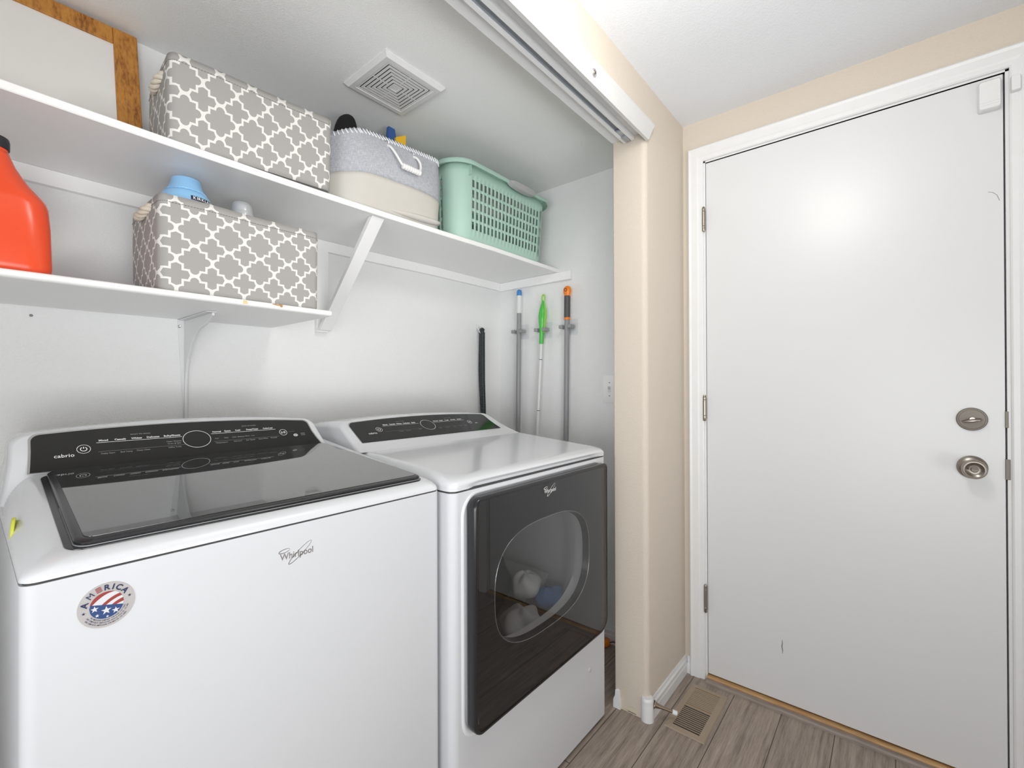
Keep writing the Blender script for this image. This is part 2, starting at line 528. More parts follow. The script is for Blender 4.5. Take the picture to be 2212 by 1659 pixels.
# door frame (jambs, head and stop)
mb = MB()
mb.box(XW-0.001, XW+0.10, DY1-0.001, DY1+0.008, 0, DZ+0.008)
mb.box(XW-0.001, XW+0.10, DY0-0.010, DY0-0.0005, 0, DZ+0.008)
mb.box(XW-0.001, XW+0.10, DY0-0.010, DY1+0.008, DZ, DZ+0.008)
mb.box(XW+0.042, XW+0.10, DY1-0.012, DY1, 0, DZ); mb.box(XW+0.042, XW+0.10, DY0, DY0+0.012, 0, DZ)
mb.box(XW+0.042, XW+0.10, DY0, DY1, DZ-0.012, DZ)
struct(mb.build('trim_4', 'white_trim'))
struct(MB().box(XW+0.10, XW+0.11, DY0-0.1, DY1+0.1, 0, DZ+0.1).build('door_gap_backing', 'dark_gap'))  # black sheet behind the door, shade of its edge gaps put into colour

# baseboards
bprof = [(0, 0), (0, 0.012), (0.034, 0.012), (0.040, 0.010), (0.052, 0.010), (0.058, 0.006), (0.067, 0.004), (0.067, 0)]
struct(MB().loft([[(x, YF-t, h) for h, t in bprof] for x in (XJ+0.008, XW)]).build('baseboard_front', 'white_trim'))
struct(MB().loft([[(XW-t, y, h) for h, t in bprof] for y in (YF-0.012, cy1+0.058)]).build('baseboard_right', 'white_trim'))
struct(MB().loft([[(XC-t, y, h*1.1) for h, t in bprof] for y in (YI, YB)]).build('baseboard_closet', 'white_trim'))
struct(MB().loft([[(x, YB-t, h*1.1) for h, t in bprof] for x in (XL, XC-0.012)]).build('baseboard_back', 'white_trim'))
# sills below the door
mb = MB(); mb.loft([[(1.860, y, 0), (1.861, y, 0.006), (1.866, y, 0.011), (1.879, y, 0.013), (1.879, y, 0)] for y in (DY0-0.003, DY1-0.0015)])
struct(mb.build('trim_5', 'reducer'))
struct(MB().box(1.879, 2.0, DY0-0.0005, DY1-0.001, 0, 0.019).build('trim_6', 'oak_sill', bevel=0.002))

# ------------------------------------------------------------------ entry door
door = thing('door_1', 'white flush door with nickel deadbolt and knob, closed in right wall', 'door', (XW, 0.163, 0))
struct(door)
dy0, dy1, dz0, dz1 = DY0+0.0030, DY1-0.0025, 0.024, DZ-0.0025
DX = 1.896
slab = MB().box(DX, DX+0.036, dy0, dy1, dz0, dz1).build('door_slab', 'door_paint', door, bevel=0.0015)
mb = MB()
flat_stroke(mb, [(0.313, 0.247), (0.3125, 0.235), (0.314, 0.222), (0.312, 0.210), (0.3125, 0.197)], lambda t: 0.0035*math.sin(PI*min(max(t, .06), .94))+.0006, (DX-0.0004, 0, 0), (0, 1, 0), (0, 0, 1))
flat_stroke(mb, [(-0.213, 1.725), (-0.222, 1.722), (-0.231, 1.712), (-0.236, 1.695)], 0.0012, (DX-0.0004, 0, 0), (0, 1, 0), (0, 0, 1))
sc_ = mb.build('scratch_mark', 'print_grey', slab)
for z0, z1 in ((1.780, 1.878), (1.027, 1.130), (0.268, 0.379)):
    mb = MB(); x, y = XW-0.012, 0.5755
    zs = [z0, z0+0.004, z0+0.02, z0+0.0215, z0+0.023, z1-0.020, z1-0.0185, z1-0.017, z1-0.009, z1-0.008, z1-0.006, z1]
    rs = [0.004, 0.0063, 0.0063, 0.0050, 0.0065, 0.0065, 0.0050, 0.0065, 0.0065, 0.0050, 0.0062, 0.0040]
    mb.lathe([(r, z) for r, z in zip(rs, zs)], (x, y, 0), seg=18)
    mb.box(x, XW+0.003, y-0.005, y-0.0035, z0+0.01, z1-0.012)
    mb.build('hinge', 'nickel', door, smooth=40)
# deadbolt with thumb turn
ky, kz = -0.1765, 1.067
db = MB().lathe([(0.0335, 0), (0.0335, 0.005), (0.0315, 0.0075), (0.0285, 0.008), (0.0275, 0.0072), (0.001, 0.0076)], (DX, ky, kz), (-1, 0, 0), 48).build('deadbolt_rosette', 'brushed_nickel', door, smooth=35)
mb = MB().lathe([(0.007, 0.006), (0.006, 0.016)], (DX, ky, kz), (-1, 0, 0), 20)
rings = []
for i in range(13):
    a = -1+2*i/12; hw = 0.0052*math.sqrt(max(0.02, 1-a*a*0.98)) + 0.001; dp = 0.008+0.012*(1-a*a*0.35)
    yy = ky + a*0.021; zz = kz - 0.004 - a*0.004
    rings.append([(DX-0.011, yy, zz-hw), (DX-0.010-dp, yy, zz-hw*0.45), (DX-0.011-dp, yy, zz), (DX-0.010-dp, yy, zz+hw*0.45), (DX-0.011, yy, zz+hw)])
mb.loft(rings).build('thumb_turn', 'nickel', db, smooth=50)
# knob
ky, kz = -0.1765, 0.926
ro = MB().lathe([(0.0335, 0), (0.0335, 0.004), (0.031, 0.0075), (0.024, 0.012), (0.0155, 0.014), (0.013, 0.015)], (DX, ky, kz), (-1, 0, 0), 48).build('knob_rosette', 'nickel', door, smooth=30)
kn = MB().lathe([(0.0125, 0.012), (0.012, 0.026), (0.017, 0.032), (0.025, 0.041), (0.0275, 0.049), (0.0262, 0.056), (0.0235, 0.0592), (0.0205, 0.0597), (0.0155, 0.0560), (0.011, 0.0545), (0.001, 0.0545)], (DX, ky, kz), (-1, 0, 0), 48).build('knob', 'nickel', door, smooth=30)
mb = MB().lathe([(0.0085, 0.054), (0.0085, 0.0575), (0.0075, 0.059)], (DX, ky, kz), (-1, 0, 0), 24)
mb.box(DX-0.066, DX-0.058, ky-0.0068, ky+0.0068, kz-0.003, kz+0.003)
mb.build('lock_button', 'brushed_nickel', kn, smooth=30)
# latch and bolt in the gap
mb = MB().box(XW-0.0025, XW+0.03, DY0-0.006, dy0+0.001, kz-0.028, kz+0.030); mb.build('latch_plate', 'brushed_nickel', door, bevel=0.001)
mb = MB().box(XW-0.0018, XW+0.03, DY0-0.003, dy0+0.001, 1.045, 1.092); mb.build('bolt_plate', 'brushed_nickel', door, bevel=0.001)

# alarm contact on the door and its magnet on the casing
al = thing('door_alarm_contact', 'white plastic alarm box on upper right corner of the white door', 'alarm sensor', (DX, -0.205, 1.96))
mb = MB(); r0 = rrect(0.046, 0.086, 0.006)
mb.loft([[(DX-t, -0.216+u*s_, 1.998+v*s_) for u, v in r0] for t, s_ in ((0, 1), (0.017, 0.97), (0.021, 0.90))])
mb.build('housing', 'white_trim', al, smooth=40)
mb = MB().box(DX-0.0216, DX-0.0205, -0.236, -0.196, 1.976, 1.977); mb.box(DX-0.0216, DX-0.0205, -0.236, -0.196, 1.969, 1.970)
mb.build('cover_seam', 'grille_white', al)
mb = MB(); r0 = rrect(0.019, 0.044, 0.003)
mb.loft([[(XW-t, -0.266+u*s_, 2.008+v*s_) for u, v in r0] for t, s_ in ((0.010, 1), (0.022, 0.97), (0.025, 0.88))])
tag(mb.build('alarm_magnet', 'white_trim', smooth=40), 'small white alarm magnet on right door casing beside the alarm box', 'alarm sensor')

# ------------------------------------------------------------------ header hardware
tr = thing('sliding_door_track', 'white metal door track screwed under the closet header', 'door track', (0.7, 0.72, 2.045))
mb = MB()
zt = ZS-0.006
mb.box(XL, XJ-0.003, 0.700, 0.704, zt-0.016, zt); mb.box(XL, XJ-0.003, 0.737, 0.741, zt-0.016, zt)
mb.box(XL, XJ-0.003, 0.704, 0.711, zt-0.016, zt-0.0135); mb.box(XL, XJ-0.003, 0.730, 0.737, zt-0.016, zt-0.0135)
ch = mb.build('track_channel', 'white_trim', tr)
MB().box(XL, XJ-0.004, 0.704, 0.737, zt-0.003, zt-0.001).build('track_inside', 'track_metal', tr)
for x in (1.04, 1.355):
    MB().lathe([(0.003, 0), (0.0028, 0.002), (0.001, 0.0022)], (x, 0.7205, zt-0.003), (0, 0, -1), 12).build('track_screw', 'print_grey', tr)
mb = MB().box(1.44, 1.505, 0.706, 0.735, zt-0.0135, zt-0.004); mb.box(1.475, 1.510, 0.712, 0.729, zt-0.020, zt-0.010)
mb.build('pivot_bracket', 'track_metal', tr, bevel=0.002)
mb = MB(); p0 = (1.141, YF-0.0135, 2.0555)
mb.lathe([(0.0115, 0), (0.0115, 0.002), (0.009, 0.0042), (0.0055, 0.0035), (0.005, 0.003)], p0, (0, -1, 0), 28)
sw = thing('cup_washer_screw', 'silver screw with cup washer in white casing above the closet opening', 'screw', p0)
mb.build('cup_washer', 'silver_edge', sw, smooth=35)
mb = MB().lathe([(0.0052, 0.003), (0.0050, 0.0048), (0.003, 0.006), (0.0008, 0.0062)], p0, (0, -1, 0), 20)
mb.build('screw_head', 'nickel', sw, smooth=40)

# ceiling vent in the closet
vx0, vx1, vy0, vy1 = 0.788, 1.018, 1.134, 1.364
vcx, vcy = (vx0+vx1)/2, (vy0+vy1)/2
vent = thing('ceiling_vent', 'square white exhaust vent with concentric slots on closet ceiling', 'vent', (vcx, vcy, ZC))
hw = 0.115; zi = ZC-0.014
sq = lambda h, z: [(vcx-h, vcy-h, z), (vcx+h, vcy-h, z), (vcx+h, vcy+h, z), (vcx-h, vcy+h, z)]
mb = MB()
rings = [sq(hw, ZC), sq(hw, ZC-0.004), sq(hw-0.010, zi), sq(0.0895, zi), sq(0.0880, zi+0.0015), sq(0.0815, zi+0.0015), sq(0.0815, zi+0.004)]
mb.loft(rings, True, False, False)
mb.build('vent_frame', 'grille_white', vent)
mb = MB()
hs = 0.0815
for i in range(6):
    o_, i_ = hs-0.0044, hs-0.0120
    if i == 5: i_ = 0.0
    zz = zi+0.0015
    if i_ > 0:
        mb.loft([sq(o_, zz+0.002), sq(o_, zz), sq(i_, zz), sq(i_, zz+0.002)], True, False, False)
        for sgn in (-1, 1):                                   # little bridges that hold the louvres
            for b in (vcx-0.0,):
                mb.box(b-0.0012, b+0.0012, min(vcy+sgn*o_, vcy+sgn*hs), max(vcy+sgn*o_, vcy+sgn*hs), zz, zz+0.003)
                mb.box(min(vcx+sgn*o_, vcx+sgn*hs), max(vcx+sgn*o_, vcx+sgn*hs), vcy-0.0012, vcy+0.0012, zz, zz+0.003)
    else:
        mb.loft([sq(o_, zz+0.002), sq(o_, zz), sq(o_-0.006, zz), sq(o_-0.007, zz+0.001), sq(0.002, zz+0.001)], True, False, True)
    hs = i_
mb.build('louvre_rings', 'grille_white', vent)
MB().box(vcx-0.0815, vcx+0.0815, vcy-0.0815, vcy+0.0815, zi+0.0037, zi+0.0045).build('slot_shade_sheet', 'dark_gap', vent)  # black sheet right behind the louvres, stands in for shade in the slots

# ------------------------------------------------------------------ shelves, cleats, strut, bracket
SY, SZ = 1.264, 1.744


def sag(x): return -0.009*max(0.0, math.sin(PI*min(max((x+0.1)/1.5, 0), 1)))


up = thing('upper_shelf', 'long white upper shelf across the closet holding baskets', 'shelf', (0.85, 1.45, SZ))
mb = MB(); rings = []
for i in range(41):
    x = XL + (XC-XL-0.001)*i/40; s_ = sag(x)
    y0, y1, a, b = SY, YB-0.0005, SZ-0.018+s_, SZ+s_
    rings.append([(x, y0, a+0.002), (x, y0, b-0.002), (x, y0+0.002, b), (x, y1, b), (x, y1, a), (x, y0+0.002, a)])
mb.loft(rings); mb.build('shelf_board', 'shelf_paint', up, smooth=30)
mb = MB(); rings = []
for i in range(41):
    x = XL+0.001 + (XC-XL-0.02)*i/40; s_ = sag(x)
    rings.append([(x, YB-0.018, 1.686+s_), (x, YB-0.0005, 1.686+s_), (x, YB-0.0005, SZ-0.0185+s_), (x, YB-0.018, SZ-0.0185+s_)])
mb.loft(rings); mb.build('back_cleat', 'shelf_paint', up, smooth=30)
mb = MB(); mb.box(XC-0.018, XC-0.0005, 1.190, YB-0.0005, 1.683, SZ-0.0185)
mb.build('side_cleat', 'shelf_paint', up, bevel=0.0015)
mb = MB(); mb.box(0.836, 0.881, YB-0.019, YB-0.0006, 1.372, 1.685)
mb.build('wall_batten', 'shelf_paint', up, bevel=0.001)
# diagonal strut from the batten's foot to the shelf front
mb = MB(); a = Vector((0, YB-0.020, 1.378)); b = Vector((0, 1.282, SZ-0.019+sag(.86))); t = (b-a).normalized(); n = Vector((0, -t.z, t.y)); n = n if n.y < 0 else -n
p = [a, a+Vector((0, -0.021, 0)), b+Vector((0, -0.004, 0)), b+Vector((0, 0.020, 0))]
mb.loft([[(x, q.y, q.z) for q in p] for x in (0.836, 0.881)])
mb.build('diagonal_strut', 'shelf_paint', up, bevel=0.001)

lo = thing('lower_shelf', 'short white lower shelf with rounded front edge and chipped paint', 'shelf', (0.28, 1.45, 1.39))
LX, LY, LZ, LT = 0.683, 1.252, 1.390, 0.0165
mb = MB(); rf = LT/2
pr = [(LY+rf-rf*math.sin(math.radians(a)), LZ-rf+rf*math.cos(math.radians(a))) for a in range(0, 181, 20)] + [(YB-0.0005, LZ-LT), (YB-0.0005, LZ)]
mb.loft([[(x, y, z) for y, z in pr] for x in (XL+0.001, LX)])
sb = mb.build('shelf_board', 'shelf_paint', lo, smooth=40)
mb = MB()
random.seed(3)


def blob(mb, x, z, rx, rz, n=11):
    pts = []
    for k in range(n):
        a = 2*PI*k/n; q = 0.7+0.5*random.random(); pts.append((x+rx*q*math.cos(a), z+rz*q*math.sin(a)))
    for (u, v) in [None] if False else []: pass
    vs = []
    for u, v in pts:                                            # lies on the rounded front edge
        dz = min(max((v-(LZ-rf))/rf, -1), 1); vs.append((u, LY+rf-math.sqrt(1-dz*dz)*rf-0.0004, v))
    c = (x, LY-0.0004, min(max(z, LZ-LT), LZ-0.001)); dz = (c[2]-(LZ-rf))/rf; c = (x, LY+rf-math.sqrt(max(0, 1-dz*dz))*rf-0.0006, c[2])
    o = len(mb.v); mb.add(vs+[c], [(k, (k+1) % n, n) for k in range(n)])


blob(mb, 0.452, LZ-0.0075, 0.007, 0.005)
mb.build('yellow_stain', 'glue_yellow', sb)
mb = MB(); blob(mb, 0.533, LZ-0.003, 0.014, 0.003); blob(mb, 0.541, LZ-0.006, 0.004, 0.003)
mb.build('chipped_edge', 'chip_brown', sb)

br = thing('shelf_bracket', 'white stamped metal bracket under the lower shelf', 'bracket', (0.42, YB, 1.37))
mb = MB(); zb = LZ-LT-0.0008
mb.loft([[(0.410, y, zb), (0.441, y, zb), (0.438, y, 1.045), (0.4270, y, 1.045)] for y in (YB-0.003, YB-0.0004)])
mb.box(0.412, 0.436, 1.402, YB-0.0004, zb-0.0025, zb)
mb.build('bracket_flange', 'white_trim', br, bevel=0.001)
mb = MB(); xs = (0.4265, 0.4335)
g = [(YB-0.003, zb-0.0025), (1.408, zb-0.0025), (1.408, zb-0.010), (1.47, zb-0.030)] + [(YB-0.012-0.175*(1-math.sin(math.radians(a))), zb-0.205+0.175*math.cos(math.radians(a))) for a in (15, 30, 45, 60, 75, 90)] + [(YB-0.012, 1.06), (YB-0.003, 1.05)]
mb.loft([[(x, y, z) for y, z in g] for x in xs]); mb.build('bracket_web', 'white_trim', br, bevel=0.0015)
for x, z in ((0.4145, 1.352), (0.4335, 1.350)):
    MB().lathe([(0.0045, 0), (0.0042, 0.0015), (0.003, 0.0022), (0.0006, 0.0015)], (x, YB-0.003, z), (0, -1, 0), 16).build('bracket_screw', 'silver_edge', br, smooth=40)
mb = MB().lathe([(0.0035, 0), (0.003, 0.003), (0.0006, 0.0035)], (0.106, YB, 1.350), (0, -1, 0), 14)
tag(mb.build('wall_anchor', 'print_grey'), 'small dark screw anchor in back wall below the lower shelf', 'screw')


# ------------------------------------------------------------------ soft baskets
def basket_walls(mb, org, rot, w, d, h0, h1, r, bulge, taper, cell=None, off=(0, 0), nz=14, nseg=14, lean=0.0, ztilt=0.0, wob=0.0, H=None, ldip=0.0):
    """open rounded-rectangle fabric wall. org = front-left bottom corner, rot about Z; returns point function"""
    ca, sa = math.cos(rot), math.sin(rot); H = H or h1
    base = []
    r0, r1, r2_, r3 = r if isinstance(r, tuple) else (r,)*4      # front-right, back-right, back-left, front-left
    corners = [(r3, 0, 0), (w-r0, 0, 0), (w, r0, 1), (w, d-r1, 1), (w-r1, d, 2), (r2_, d, 2), (0, d-r2_, 3), (0, r3, 3)]
    for k in range(4):
        a, b = corners[2*k], corners[2*k+1]
        for i in range(nseg): t = i/nseg; base.append((a[0]+(b[0]-a[0])*t, a[1]+(b[1]-a[1])*t, k))
        cx, cy = ((w-r0, r0), (w-r1, d-r1), (r2_, d-r2_), (r3, r3))[k]; q = (r0, r1, r2_, r3)[k]
        for i in range(7):
            an = math.radians(-90+90*k+90*i/7); base.append((cx+q*math.cos(an), cy+q*math.sin(an), k))
    n = len(base); per = [0.0]
    for i in range(n):
        a, b = base[i], base[(i+1) % n]; per.append(per[-1]+math.hypot(b[0]-a[0], b[1]-a[1]))
    u0 = r3                                                       # so that u runs from the sharp corner

    def P(i, z):
        x, y, k = base[i % n]; t = z/H
        bx, by = (x-w/2)/(w/2), (y-d/2)/(d/2)
        bl = bulge*math.sin(PI*min(max(t, 0), 1))**0.8
        x2 = w/2+(x-w/2)*(1+taper*t) + bl*bx*(1-min(1, abs(by))**4)*0.6
        y2 = d/2+(y-d/2)*(1+taper*t) + bl*by*(1-abs(bx)**3) - lean*t*(1 if y < d/2 else 0)
        zz = z + wob*math.sin(i*0.55)*t + ztilt*(x/w)*t - ldip*t*max(0.0, 1-x/0.11)**1.4
        return (org[0]+x2*ca-y2*sa, org[1]+x2*sa+y2*ca, org[2]+zz)
    o = len(mb.v); mb.fuv = getattr(mb, 'fuv', {})
    U = lambda i: ((per[i]-(per[-1] if (i == n or base[i][2] == 3) else 0.0))+u0+off[0])/cell[0]
    V = lambda j: (h0+(h1-h0)*j/nz+off[1])/cell[1]
    for j in range(nz+1):
        z = h0+(h1-h0)*j/nz
        for i in range(n): mb.v.append(P(i, z))
    for j in range(nz):
        for i in range(n):
            b = (i+1) % n
            mb.f.append((o+j*n+i, o+j*n+b, o+(j+1)*n+b, o+(j+1)*n+i)); mb.mi.append(mb.cur)
            ub = U(i+1) if base[b][2] == base[i][2] or i == n-1 else U(i)+(per[i+1]-per[i])/cell[0]
            mb.fuv[len(mb.f)-1] = ((U(i), V(j)), (ub, V(j)), (ub, V(j+1)), (U(i), V(j+1)))
    return P, n, per


def no_merge_build(mb, name, mat, parent, solid=0.0, subs=False):
    me = bpy.data.meshes.new(name); off = ROOT[parent.name]
    me.from_pydata([Vector(p)-off for p in mb.v], [], mb.f)
    me.materials.append(M[mat])
    lay = me.uv_layers.new(name='UVMap')
    for p in me.polygons:
        p.use_smooth = True
        for li, uv in zip(p.loop_indices, mb.fuv[p.index]): lay.data[li].uv = uv
    o = bpy.data.objects.new(name, me); C.objects.link(o); o.parent = parent; ROOT[o.name] = off
    if solid:
        md = o.modifiers.new('thickness', 'SOLIDIFY'); md.thickness = solid; md.offset = 1.0
    return o


def rope_tube(mb, pts, r, twist=0.9, dens=70, amp=0.16):
    """twisted cord: three strands wound round a smooth path"""
    P = [Vector(p) for p in pts]; fine = []
    for i in range(len(P)-1):
        for k in range(6): fine.append(P[i].lerp(P[i+1], k/6))
    fine.append(P[-1])
    for _ in range(8):
        fine = [fine[0]] + [(fine[i-1]+fine[i]*2+fine[i+1])/4 for i in range(1, len(fine)-1)] + [fine[-1]]
    L = [0.0]
    for i in range(1, len(fine)): L.append(L[-1]+(fine[i]-fine[i-1]).length)
    N = max(24, int(L[-1]*1400)); dense = []; j = 0
    for k in range(N+1):
        s_ = L[-1]*k/N
        while j < len(L)-2 and L[j+1] < s_: j += 1
        dense.append(fine[j].lerp(fine[j+1], min(1, max(0, (s_-L[j])/max(1e-6, L[j+1]-L[j])))))
    up_ = Vector((0.3, 0.2, 1)).normalized()
    for st in range(3):
        sp = []
        for k, q in enumerate(dense):
            t = (dense[min(k+1, N)]-dense[max(k-1, 0)]).normalized(); n1 = t.cross(up_).normalized(); n2 = t.cross(n1)
            a = 2*PI*(st/3 + twist*k/N*L[-1]/(r*5.5)); sp.append(q+(n1*math.cos(a)+n2*math.sin(a))*r*0.5)
        mb.tube(sp, r*0.58, 7)


def pattern_basket(org, rot, w, d, h, cell, off, label, bulge, lean, hz, hy0, hy1, sides=(0, 1)):
    b = thing('storage_basket', label, 'basket', org, 'grey quatrefoil storage baskets')
    mb = MB(); P, n, per = basket_walls(mb, org, rot, w, d, 0.0, h, 0.013, bulge, 0.01, cell, off, lean=lean, wob=0.0012)
    no_merge_build(mb, 'fabric_body', 'quatrefoil', b, 0.004)
    # folded hem with its stitch line
    mb = MB(); m2 = MB()
    for i in range(n):
        a0, a1 = Vector(P(i, h-0.017)), Vector(P(i+1, h-0.017))
        c = Vector((org[0], org[1], 0)); mid = Vector(P(0, 0))
        t = (a1-a0); nn = Vector((t.y, -t.x, 0)).normalized()*0.0048
        k = max(1, int(t.length/0.006))
        for q in range(k):
            s0 = a0+t*((q+0.15)/k)+nn; s1 = a0+t*((q+0.75)/k)+nn
            m2.tube([s0, s1], 0.0007, 4)
    m2.build('hem_stitching', 'stitch_grey', b)
    # floor of the basket
    ring = [P(i, 0.002) for i in range(n)]
    MB().add(ring, [tuple(range(n))]).build('basket_base', 'quatrefoil', b)
    # rope handle through two holes in each short side
    ca, sa = math.cos(rot), math.sin(rot)
    T = lambda x, y, z: (org[0]+x*ca-y*sa, org[1]+x*sa+y*ca, org[2]+z)
    for side in sides:
        xs = -0.004 if side == 0 else w+0.006
        o_ = -1 if side == 0 else 1
        mb = MB()
        rope_tube(mb, [T(xs-o_*0.012, hy0, hz), T(xs+o_*0.002, hy0+0.001, hz), T(xs+o_*0.010, hy0+0.016, hz-0.004), T(xs+o_*0.012, (hy0+hy1)/2, hz-0.012), T(xs+o_*0.010, hy1-0.016, hz-0.004), T(xs+o_*0.002, hy1-0.001, hz), T(xs-o_*0.012, hy1, hz)], 0.010)
        mb.build('rope_handle', 'rope', b, smooth=180)
    return b


pattern_basket((0.284, 1.268, LZ), math.radians(0.0), 0.362, 0.252, 0.218, (0.0712, 0.070), (-0.0272, -0.110),
               'grey basket with white trellis print on the lower shelf', 0.006, 0.0, 0.200, 0.060, 0.165)
pattern_basket((0.305, 1.281, SZ+sag(.305)+0.001), math.radians(-3.3), 0.376, 0.235, 0.204, (0.0712, 0.0775), (0.0096, -0.041),
               'grey basket with white trellis print on the upper shelf', 0.008, 0.006, 0.172, 0.045, 0.140, (0,))

# ------------------------------------------------------------------ canvas bin with rope handle
BX, BY, BZ = 0.716, 1.300, SZ+sag(1.05)+0.0015
BW, BD, BH, BR = 0.402, 0.285, 0.246, math.radians(-3.0)
cb = thing('canvas_bin', 'two-tone fabric bin, grey linen over cream canvas, beside the mint hamper', 'basket', (BX, BY, BZ))
seam = 0.100
args = dict(r=(0.035, 0.06, 0.06, 0.085), bulge=0.036, taper=0.02, ldip=0.040)
mb = MB(); P, n, per = basket_walls(mb, (BX, BY, BZ), BR, BW, BD, 0.0, seam, cell=(1, 1), nz=8, H=BH, ztilt=0.012, **args)
no_merge_build(mb, 'canvas_body', 'canvas', cb, 0.004)
mb = MB(); P, n, per = basket_walls(mb, (BX, BY, BZ), BR, BW, BD, seam, BH, cell=(1, 1), nz=10, H=BH, ztilt=0.012, **args)
no_merge_build(mb, 'linen_body', 'linen', cb, 0.0045)
MB().add([P(i, 0.002) for i in range(n)], [tuple(range(n))]).build('bin_base', 'canvas', cb)
mb = MB()
# soft corner of canvas that hangs over the shelf edge
q = Vector(P(15, 0.012)); cen = Vector(P(14, 0.03))
ca, sa = math.cos(BR), math.sin(BR)
T = lambda x, y, z: (BX+x*ca-y*sa, BY+x*sa+y*ca, BZ+z)
rings = []
for i in range(13):
    a = i/12; x = 0.16+0.228*a; rr = 0.005+0.012*math.sin(PI*min(1, a*0.93))**0.7*(0.35+0.65*a); yy = -0.010*a-0.004
    rings.append([T(x, yy+rr*math.cos(b)*1.3, 0.0165+rr*math.sin(b)*0.8+0.003*a) for b in [2*PI*k/12 for k in range(12)]])
mb.loft(rings); mb.build('slumped_corner', 'canvas', cb, smooth=180)
mb = MB()
tot = per[-1]; k = 0; s_ = 0.0; i = 0
while s_ < tot-0.001:                                            # slanted whip stitches over the rim
    while per[i+1] < s_: i += 1
    f = (s_-per[i])/max(1e-6, per[i+1]-per[i])
    a = Vector(P(i, BH)).lerp(Vector(P(i+1, BH)), f); b_ = Vector(P(i, BH-0.017)).lerp(Vector(P(i+1, BH-0.017)), f)
    t = (Vector(P(i+1, BH))-Vector(P(i, BH))).normalized(); nn = Vector((t.y, -t.x, 0))
    mb.tube([b_+nn*0.0056+t*0.006, a+nn*0.006+Vector((0, 0, -0.002)), a+nn*0.002+Vector((0, 0, 0.003))], 0.0024, 6)
    s_ += 0.0115
ring = [Vector(P(j, BH))+Vector((0, 0, 0.0005)) for j in range(n)]
mb.tube(ring+[ring[0]], 0.0028, 6)
mb.build('rim_stitching', 'stitch', cb, smooth=180)
yf = lambda x, z: -0.0075-args['bulge']*math.sin(PI*z/BH)**0.8*(1-abs((x-BW/2)/(BW/2))**3)
for x in (0.172, 0.270):
    mb = MB(); z = 0.226-0.002*(x > .25)
    mb.lathe([(0.0085, 0.000), (0.0105, 0.001), (0.0105, 0.0025), (0.0085, 0.0035), (0.0062, 0.002), (0.006, -0.004)], T(x, yf(x, z)+0.002, z), (sa*1.0, -ca, 0), 24, cap=False)
    mb.build('eyelet', 'silver_edge', cb, smooth=60)
mb = MB()
A, B_ = (0.172, 0.224), (0.270, 0.222)
pth = [(A[0], 0.006, A[1]), (A[0]+0.004, -0.012, A[1]-0.010), (A[0]+0.018, -0.018, A[1]-0.042), (A[0]+0.028, -0.020, A[1]-0.064), (A[0]+0.040, -0.020, A[1]-0.074), (0.230, -0.021, A[1]-0.075), (0.265, -0.021, A[1]-0.073), (0.280, -0.020, A[1]-0.060), (0.286, -0.018, A[1]-0.034), (0.278, -0.014, A[1]-0.012), (0.270, 0.006, B_[1])]
pw = [T(x, yf(x, z)+dy+0.002, z) for x, dy, z in pth]
fine = []
for i in range(len(pw)-1):
    for kk in range(5): fine.append(Vector(pw[i]).lerp(Vector(pw[i+1]), kk/5))
fine.append(Vector(pw[-1]))
for _ in range(4): fine = [fine[0]]+[(fine[i-1]+fine[i]*2+fine[i+1])/4 for i in range(1, len(fine)-1)]+[fine[-1]]
mb.tube(fine, 0.0042, 9)
hd = mb.build('rope_handle', 'white_rope', cb, smooth=180)
mb = MB()
p0, p1 = Vector(T(0.204, yf(.204, .151)-0.019, 0.151)), Vector(T(0.276, yf(.276, .149)-0.019, 0.150))
N = 90
mb.tube([p0.lerp(p1, i/N) for i in range(N+1)], lambda i: 0.0085+0.0013*abs(math.sin(i/N*PI*8)) - (0.004 if i in (0, N) else 0), 14)
mb.build('handle_wrap', 'white_rope', hd, smooth=180)

# what peeks out of the bin
mb = MB(); rings = []
for i in range(11):
    a = i/10; rr = 0.050*math.cos(a*PI/2)**0.6+0.002; z = BZ+0.14+0.232*math.sin(a*PI/2)
    rings.append([(0.845+rr*1.0*math.cos(b)*(1+0.15*math.sin(3*b))+0.012*a, 1.452+rr*0.8*math.sin(b), z+0.006*math.sin(2*b)*(1-a)) for b in [2*PI*k/16 for k in range(16)]])
tag(mb.loft(rings).build('black_bag', 'black_cloth', smooth=180), 'black cloth bag poking out of the two-tone fabric bin', 'bag')
pk = thing('packet', 'blue and yellow packet poking out of the two-tone fabric bin', 'packet', (1.04, 1.44, BZ+0.2))
mb = MB(); rings = [[(0.998+u*s_, 1.44+v*s_, BZ+z) for u, v in ((0, -.012), (.05, -.016), (.06, 0), (.05, .012), (0, .012))] for z, s_ in ((0.12, 1), (0.30, 1))]
rings.append([(1.008+u*.5, 1.44+v*.6, BZ+0.402-abs(u-.02)*.25) for u, v in ((0, -.012), (.05, -.016), (.06, 0), (.05, .012), (0, .012))])
mb.loft(rings).build('blue_side', 'navy_pack', pk, bevel=0.002)
mb = MB(); mb.loft([[(1.030, 1.418, BZ+.14), (1.072, 1.414, BZ+.14), (1.072, 1.432, BZ+.14), (1.030, 1.432, BZ+.14)], [(1.030, 1.418, BZ+.360), (1.072, 1.414, BZ+.382), (1.072, 1.432, BZ+.382), (1.030, 1.432, BZ+.360)]])
mb.build('yellow_flap', 'yellow_pack', pk, bevel=0.002)

# ------------------------------------------------------------------ mint laundry hamper
GX0, GX1, GY0, GY1, GZ, GH = 1.215, 1.803, 1.292, 1.625, SZ+0.001, 0.304
hm = thing('laundry_basket', 'mint green plastic laundry basket with slotted sides on upper shelf', 'basket', (1.45, 1.46, GZ))
gw, gd, gr = GX1-GX0, GY1-GY0, 0.075
mb = MB()
